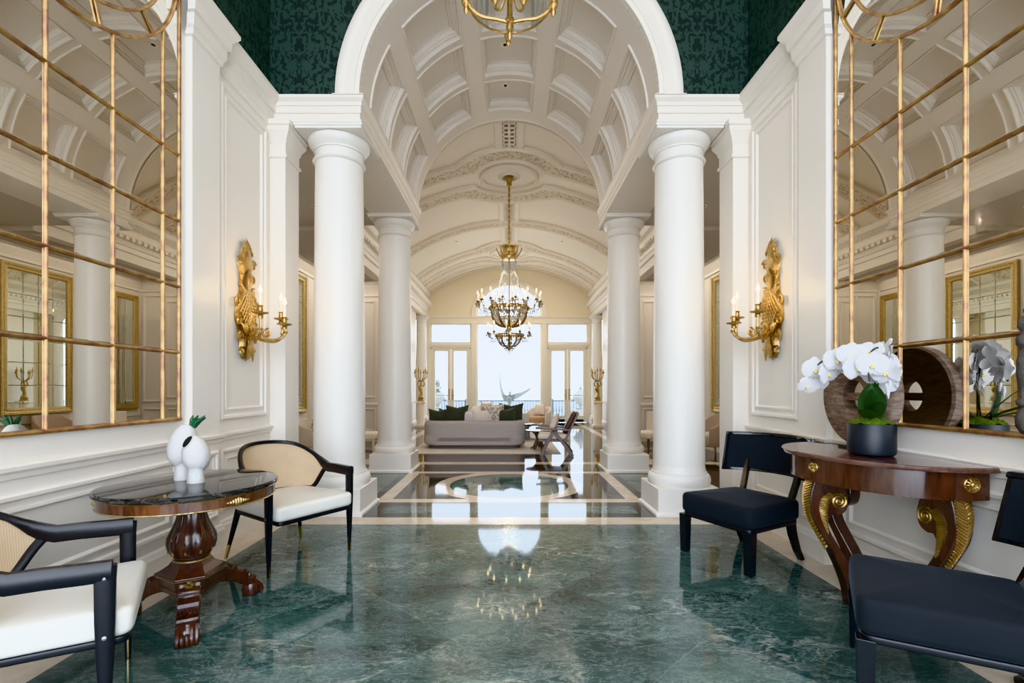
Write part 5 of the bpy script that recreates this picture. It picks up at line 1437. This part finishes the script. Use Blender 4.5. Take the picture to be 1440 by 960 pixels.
c = MB(); cushion(c, round_poly([(-.26, .0), (.26, .0), (.26, .46), (-.26, .46)], .07), 0, .10, .04, .01); o = c.obj('back_cushion', M['browncush'], t, smooth=50)
o.location = (0, .22, .40); o.rotation_euler = (radians(64), 0, 0)
t2 = pillow('cream pillow on the wooden lounge chair', (.82, 9.45, .425), radians(80), .40, M['pinkpil'], 18)

# ---- side and coffee tables
def root_table(label, loc, r, h):
    t = thing('side_table', label, 'table', loc, 0, 'round glass tables with root bases')
    c = MB(); c.lathe([(r-.01, h-.022), (r, h-.018), (r, h-.006), (r-.006, h)], 40); c.obj('tabletop', M['glassdark'], t)
    c = MB(); c.lathe([(.05, .08), (.042, .18), (.05, .28), (.10, h-.024)], 12)
    for k in range(9):
        a = 2*pi*k/9 + .2*sin(k*3); rr = r*(.62+.16*sin(k*2.3))
        P = cr([(.03*cos(a), .03*sin(a), .22), (.07*cos(a), .07*sin(a), .12), (rr*.6*cos(a+.15), rr*.6*sin(a+.15), .045), (rr*cos(a+.1), rr*sin(a+.1), .012)], 4); c.tube(P, [.035-.024*i/(len(P)-1) for i in range(len(P))], 6)
        P = cr([(.03*cos(a), .03*sin(a), .22), (.07*cos(a), .07*sin(a), .30), (rr*.8*cos(a+.2), rr*.8*sin(a+.2), h-.03)], 4); c.tube(P, [.028-.018*i/(len(P)-1) for i in range(len(P))], 6)
    c.obj('root_base', M['root'], t)
    return t
root_table('round dark glass side table on a root base beside the grey sofa', (.62, 10.15, .014), .28, .40)
t = thing('coffee_table', 'low round pale coffee table between the two sofas', 'table', (.42, 12.0, .014))
c = MB(); c.lathe([(.40, .37), (.42, .375), (.42, .40), (.41, .405)], 40); c.obj('tabletop', M['tabletop'], t)
c = MB(); c.lathe([(.22, 0), (.22, .02), (.10, .05), (.08, .30), (.2, .37)], 28); c.obj('pedestal', M['stone'], t)

# ---- cream armchairs at the window
def tub_chair(name, label, loc, rz, shell, seat, group, h=.72, legs=True):
    t = thing(name, label, 'chair', loc, rz, group)
    c = MB(); n = 30; loops = []
    for i in range(n+1):
        a = radians(-20 + 220*i/n); f = abs(2*i/n-1); z1 = h - (h-.55)*smoothstep(.35, 1, f)
        q = []
        for r, z in ((.31, .22), (.37, .22), (.40, z1-.02), (.385, z1), (.355, z1), (.335, z1-.03)): q.append((r*cos(a), r*sin(a)*.95, z))
        loops.append(q)
    c.loft(loops, True, True, True); c.obj('back', shell, t, smooth=50)
    poly = [(.33*cos(2*pi*k/32), .34*sin(2*pi*k/32)-.03, 0) for k in range(28)]
    c = MB(); cushion(c, [(x, y) for x, y, _ in poly], .20, .44, .05, .015); c.obj('seat', seat, t, smooth=50)
    for sx in (-1, 1):
        for sy in (-1, 1):
            c = MB(); c.tube([(sx*.22, sy*.22, .22), (sx*.26, sy*.26, 0)], [.022, .014], 8); c.obj('leg', M['palewood'], t)
    return t
# opens toward -y (local)
tub_chair('tub_armchair', 'cream tub armchair with tan seat at the right of the window', (.86, 14.35, .014), radians(-38), M['creamfab'], M['tanfab'], 'tub armchairs by the window')
tub_chair('tub_armchair', 'cream tub armchair at the left of the window, behind the sofas', (-.80, 15.3, 0), radians(10), M['creamfab'], M['creamfab'], 'tub armchairs by the window')
pillow('cream pillow in the tub armchair at the right of the window', (.90, 14.50, .47), radians(-30), .36, M['pinkpil'], -10)
pillow('white pillow in the tub armchair at the left of the window', (-.72, 15.38, .46), .1, .42, M['pinkpil'], -10)

# ---- alcove seats glimpsed between the columns
def side_chair(label, loc, rz, mat):
    t = thing('dining_chair', label, 'chair', loc, rz, 'upholstered side chairs behind the far columns')
    c = MB(); cushion(c, round_poly([(-.25, -.26), (.25, -.26), (.24, .24), (-.24, .24)], .06), .36, .48, .04, .01); c.obj('seat', mat, t, smooth=50)
    c = MB(); n = 12; loops = []
    for i in range(n+1):
        a = -1+2*i/n; y = .20 + .06*(1-a*a)
        loops.append([(a*.26, y, .40), (a*.26, y+.05, .40), (a*.27, y+.09, .84), (a*.27, y+.04, .84)])
    c.loft(loops, True, True, True); c.obj('backrest', mat, t, smooth=40, bevel=.012)
    for sx in (-1, 1):
        for sy in (-1, 1):
            c = MB(); c.tube([(sx*.21, sy*.21, .37), (sx*.22, sy*(.23), 0)], [.022, .015], 4, ph=pi/4); c.obj('leg', M['creamfab'] if loc[0] < 0 else M['teak'], t, smooth=30)
side_chair('cream upholstered chair glimpsed behind the far left column', (-2.62, 8.95, .0012), radians(80), M['creamfab'])
side_chair('cream chair with taupe back glimpsed behind the far right column', (2.62, 9.1, .0012), radians(-60), M['creamfab'])
tub_chair('tub_armchair', 'taupe tub chair in the alcove between the near column and the right wall', (3.78, 9.2, 0.0012), radians(-90), M['taupefab'], M['creamfab'], 'alcove tub chairs', .78)
t = tub_chair('tub_armchair', 'cream tub chair in the alcove between the near column and the left wall', (-3.72, 9.2, 0.0012), radians(90), M['creamfab'], M['creamfab'], 'alcove tub chairs', .66)
pillow('striped pale pillow in the cream alcove chair on the left', (-3.66, 9.15, .47), radians(80), .40, M['patpil'], 20)

# ---- candelabra on pedestals
def torchere(s, side):
    X, Y = s*2.92, 16.0
    t = thing('pedestal', 'cream fluted pedestal under the gilt candelabrum on the %s' % side, 'pedestal', (X, Y, .0012), 0, 'candelabrum pedestals')
    c = MB(); c.box(-.17, .17, -.17, .17, 0, .08); c.obj('base', M['cream'], t, smooth=0, bevel=.005)
    c = MB(); c.lathe([(.15, .08), (.135, .12), (.125, .78), (.14, .80)], 24); c.obj('shaft', M['cream'], t)
    c = MB(); c.box(-.16, .16, -.16, .16, .80, .86); c.obj('cap', M['cream'], t, smooth=0, bevel=.005)
    t = thing('candelabrum', 'dark gilt figure candelabrum on the %s pedestal by the window wall' % side, 'candelabrum', (X, Y, .8612), 0, 'gilt figure candelabra')
    c = MB(); c.lathe([(.12, 0), (.12, .04), (.09, .06), (.10, .12), (.07, .16)], 16); c.obj('base', M['bronze'], t)
    c = MB(); P = cr([(0, 0, .14), (.02, 0, .28), (-.02, 0, .42), (.015, 0, .52), (.0, 0, .60)], 4); n = len(P); c.tube(P, [(.075, .07, .06, .055, .05, .055, .065, .07, .075, .07, .06, .05, .04, .035, .04, .045, .03)[min(i, 16)] for i in range(n)], 10)
    c.tube(cr([(.05, 0, .48), (.12, 0, .55), (.08, 0, .66)], 4), .02, 6); c.tube(cr([(-.05, 0, .48), (-.11, .02, .56), (-.05, 0, .68)], 4), .02, 6)
    c.obj('figure', M['bronze'], t, smooth=60)
    for k in range(7):
        a = 2*pi*k/7; r = .20 if k else 0
        c = MB(); P = cr([(0, 0, .62), (.09*cos(a), .09*sin(a), .70), (.18*cos(a), .18*sin(a), .78), (.2*cos(a), .2*sin(a), .90 + .07*(k % 2))], 4); c.tube(P, .013, 6)
        e = P[-1]; c.lathe([(.015, 0), (.035, .02), (.03, .06), (.012, .08), (.012, .12), (.003, .15)], 8, e); c.obj('branch', M['bronze'], t)
torchere(-1, 'left'); torchere(1, 'right')

# ---- terrace: winged figure, urns, railing
t = thing('winged_sculpture', 'pale winged figure sculpture on the terrace outside the centre window', 'sculpture', (.0, 20.6, -.12))
c = MB(); c.lathe([(.28, 0), (.28, .1), (.2, .14), (.18, .42), (.22, .46)], 20); c.obj('pedestal', M['verdi'], t)
c = MB(); P = cr([(0, 0, .44), (-.04, 0, .60), (.03, 0, .78), (.0, 0, .95), (.02, 0, 1.06), (.03, 0, 1.14)], 4); n = len(P)
rr = [.08, .085, .09, .095, .09, .085, .08, .075, .08, .09, .10, .11, .115, .115, .10, .06, .045, .05, .07, .08, .05]
c.tube(P, [rr[min(i, 20)] for i in range(n)], 10); c.ell((.035, 0, 1.2), (.065, .075, .085), 10, 8)
c.tube(cr([(.1, 0, 1.0), (.3, -.03, .95), (.42, -.05, 1.02)], 4), .03, 6); c.obj('figure', M['verdi'], t, smooth=60)
def wing(P, wd, nm):
    c = MB(); P = cr(P, 6); n = len(P)
    for k in range(5):
        Q = [(p[0] + .0, p[1]+.02*k, p[2] - wd*k*.22*(1-.7*i/n)) for i, p in enumerate(P)]
        c.tube(Q, [max(.008, .05*(1-i/n)+.012) for i in range(n)], 6)
    c.obj(nm, M['verdi'], t)
wing([(-.03, .06, 1.05), (-.22, .1, 1.12), (-.34, .12, 1.42), (-.40, .14, 1.85), (-.38, .14, 2.0)], .25, 'wing')
wing([(.06, .06, 1.05), (.28, .1, 1.14), (.5, .12, 1.2), (.75, .14, 1.32), (.92, .14, 1.42)], .2, 'wing')
def urn(label, x, y, k):
    t = thing('garden_urn', label, 'urn', (x, y, -.12), 0, 'pale stone terrace urns')
    c = MB(); c.box(-.3, .3, -.3, .3, 0, .5); c.obj('plinth', M['stone'], t, smooth=0, bevel=.01)
    c = MB(); c.lathe([(.2, .5), (.22, .54), (.09, .6), (.08, .66), (.2, .76), (.33, .92), (.36, 1.02), (.28, 1.08), (.3, 1.12), (.22, 1.2), (.12, 1.3), (.06, 1.36), (.09, 1.42), (.02, 1.5)], 24); c.obj('urn_body', M['stone'], t, smooth=50)
    for s in (-1, 1):
        c = MB(); c.tube(cr([(s*.3, 0, .9), (s*.46, 0, .96), (s*.42, 0, 1.1), (s*.28, 0, 1.08)], 5), .03, 6); c.obj('handle', M['stone'], t)
    if k < 0:
        c = MB(); random.seed(3)
        for q in range(40):
            a = random.uniform(0, 2*pi); z = random.uniform(1.1, 1.75); r = random.uniform(.05, .33)*(1.9-z)
            c.ell((r*cos(a), r*sin(a), z), (.07, .07, .05), 6, 4)
        c.obj('carved_fruit', M['stone'], t)
urn('white stone urn with a lid on the terrace outside the right French door', 3.08, 20.8, 1); urn('white stone urn heaped with carved fruit outside the left French door', -3.10, 20.8, -1)
t = thing('terrace_railing', 'blue grey balustrade railing at the terrace edge, in front of the sea', 'railing', (0, 22.0, -.12))
c = MB(); c.box(-6, 6, -.04, .04, .80, .86); c.obj('top_rail', M['railgrey'], t, smooth=0, bevel=.01)
c = MB(); c.box(-6, 6, -.03, .03, .08, .13); c.obj('bottom_rail', M['railgrey'], t, smooth=0, bevel=.01)
fb = None
for k in range(64):
    x = -4.1 + .13*k
    if fb is None: c = MB(); c.lathe([(.02, .12), (.022, .3), (.034, .38), (.022, .48), (.016, .80)], 8); o = fb = c.obj('baluster', M['railgrey'], t)
    else: o = inst(fb, t)
    o.location = (x, 0, 0)
for x in (-3.9, -1.95, 1.95, 3.9):
    c = MB(); c.box(x-.06, x+.06, -.06, .06, 0, .92); c.obj('post', M['railgrey'], t, smooth=0, bevel=.01)
# ================================================================== LIGHT, SKY, CAMERA
def lamp(name, kind, loc, power, col=(1, .93, .82), size=1., sy=None, rot=(0, 0, 0), mis=False, spread=None):
    l = bpy.data.lights.new(name, kind); l.energy = power; l.color = col
    if kind == 'AREA':
        l.size = size
        if sy: l.shape = 'RECTANGLE'; l.size_y = sy
        if spread: l.spread = spread
    elif kind in ('POINT', 'SPOT'): l.shadow_soft_size = size
    l.cycles.use_multiple_importance_sampling = mis
    o = bpy.data.objects.new(name, l); COL.objects.link(o); o.location = loc; o.rotation_euler = rot; return o
lamp('hall_fill', 'AREA', (0, 1.6, 6.8), 70, (1, .89, .77), 3.6, 4.5)  # unseen fill light added under the hall ceiling
lamp('door_daylight', 'AREA', (0, -1.6, 2.0), 86, (.90, .93, 1.0), 3.8, 3.6, (radians(90), 0, 0))
lamp('threshold_daylight', 'AREA', (0, -1.2, .8), 26, (.50, .70, 1.0), 3.6, 1.2, (radians(90), 0, 0))
for s in (-1, 1):
    lamp('aisle_fill', 'AREA', (s*3.2, 6.5, 3.93), 16, (1, .90, .76), 1.2, 2.4)  # broad fill light added below the aisle ceiling
    lamp('alcove_fill', 'AREA', (s*3.6, 10., 3.86), 24, (1, .88, .72), .8, 3.)  # added fill for the alcove, no fixture modelled

lamp('barrel_fill', 'POINT', (0, 6.2, 3.3), 24, (1, .90, .78), .4)  # added fill without a fixture, brightens the coffers from below
for s in (-1, 1): lamp('sconce_lamp', 'POINT', (s*2.03, 4.3, 2.16), 4.5, (1, .72, .40), .06)
for y in (10.4, 13.5, 16.0): lamp('room_fill', 'POINT', (0, y, 3.3), 55, (1, .88, .70), .35)  # added fill lights; only the first sits at the chandelier
lamp('room_wash', 'AREA', (0, 13, 5.2), 90, (1, .92, .80), 3.5, 8.0)  # fill panel added in mid-air below the vault
for s in (-1, 1):
    pass
p = lamp('window_portal', 'AREA', (0, 18.35, 2.6), 1, (1, 1, 1), 6.2, 5.3, (radians(-90), 0, 0)); p.data.cycles.is_portal = True
w = bpy.data.worlds.new('sky'); SC.world = w; w.use_nodes = True; nt = w.node_tree; nt.nodes.clear()
tc = N(nt, 'TexCoord'); s = N(nt, 'SeparateXYZ', {0: tc.outputs['Generated']})
c = ramp(nt, mth(nt, 'MULTIPLY_ADD', s.outputs[2], .5, .5), [(0.0, (.50, .54, .56)), (.47, (.62, .70, .76)), (.485, (.76, .86, .98)), (.52, (.77, .86, 1.0)), (.60, (.75, .85, 1.0)), (1.0, (.74, .85, 1.0))])
bg = N(nt, 'Background', {'Color': c, 'Strength': 5.6}); wo = nt.nodes.new('ShaderNodeOutputWorld'); nt.links.new(bg.outputs[0], wo.inputs[0])
cam = bpy.data.cameras.new('camera'); co = bpy.data.objects.new('camera', cam); COL.objects.link(co)
co.location = (0, 0, 1.3); co.rotation_euler = (radians(90), 0, 0)
cam.sensor_width = 36; cam.lens = 17.0; cam.shift_x = 4/1440; cam.shift_y = 65/1440; cam.clip_start = .05; cam.clip_end = 8000
SC.camera = co
SC.view_settings.view_transform = 'Khronos PBR Neutral'
SC.view_settings.look = 'None'
SC.view_settings.exposure = -0.17
try:
    SC.cycles.max_bounces = 10; SC.cycles.diffuse_bounces = 5; SC.cycles.glossy_bounces = 6; SC.cycles.transparent_max_bounces = 24
    SC.cycles.sample_clamp_indirect = 6.0; SC.cycles.caustics_reflective = False; SC.cycles.caustics_refractive = False
except Exception: pass
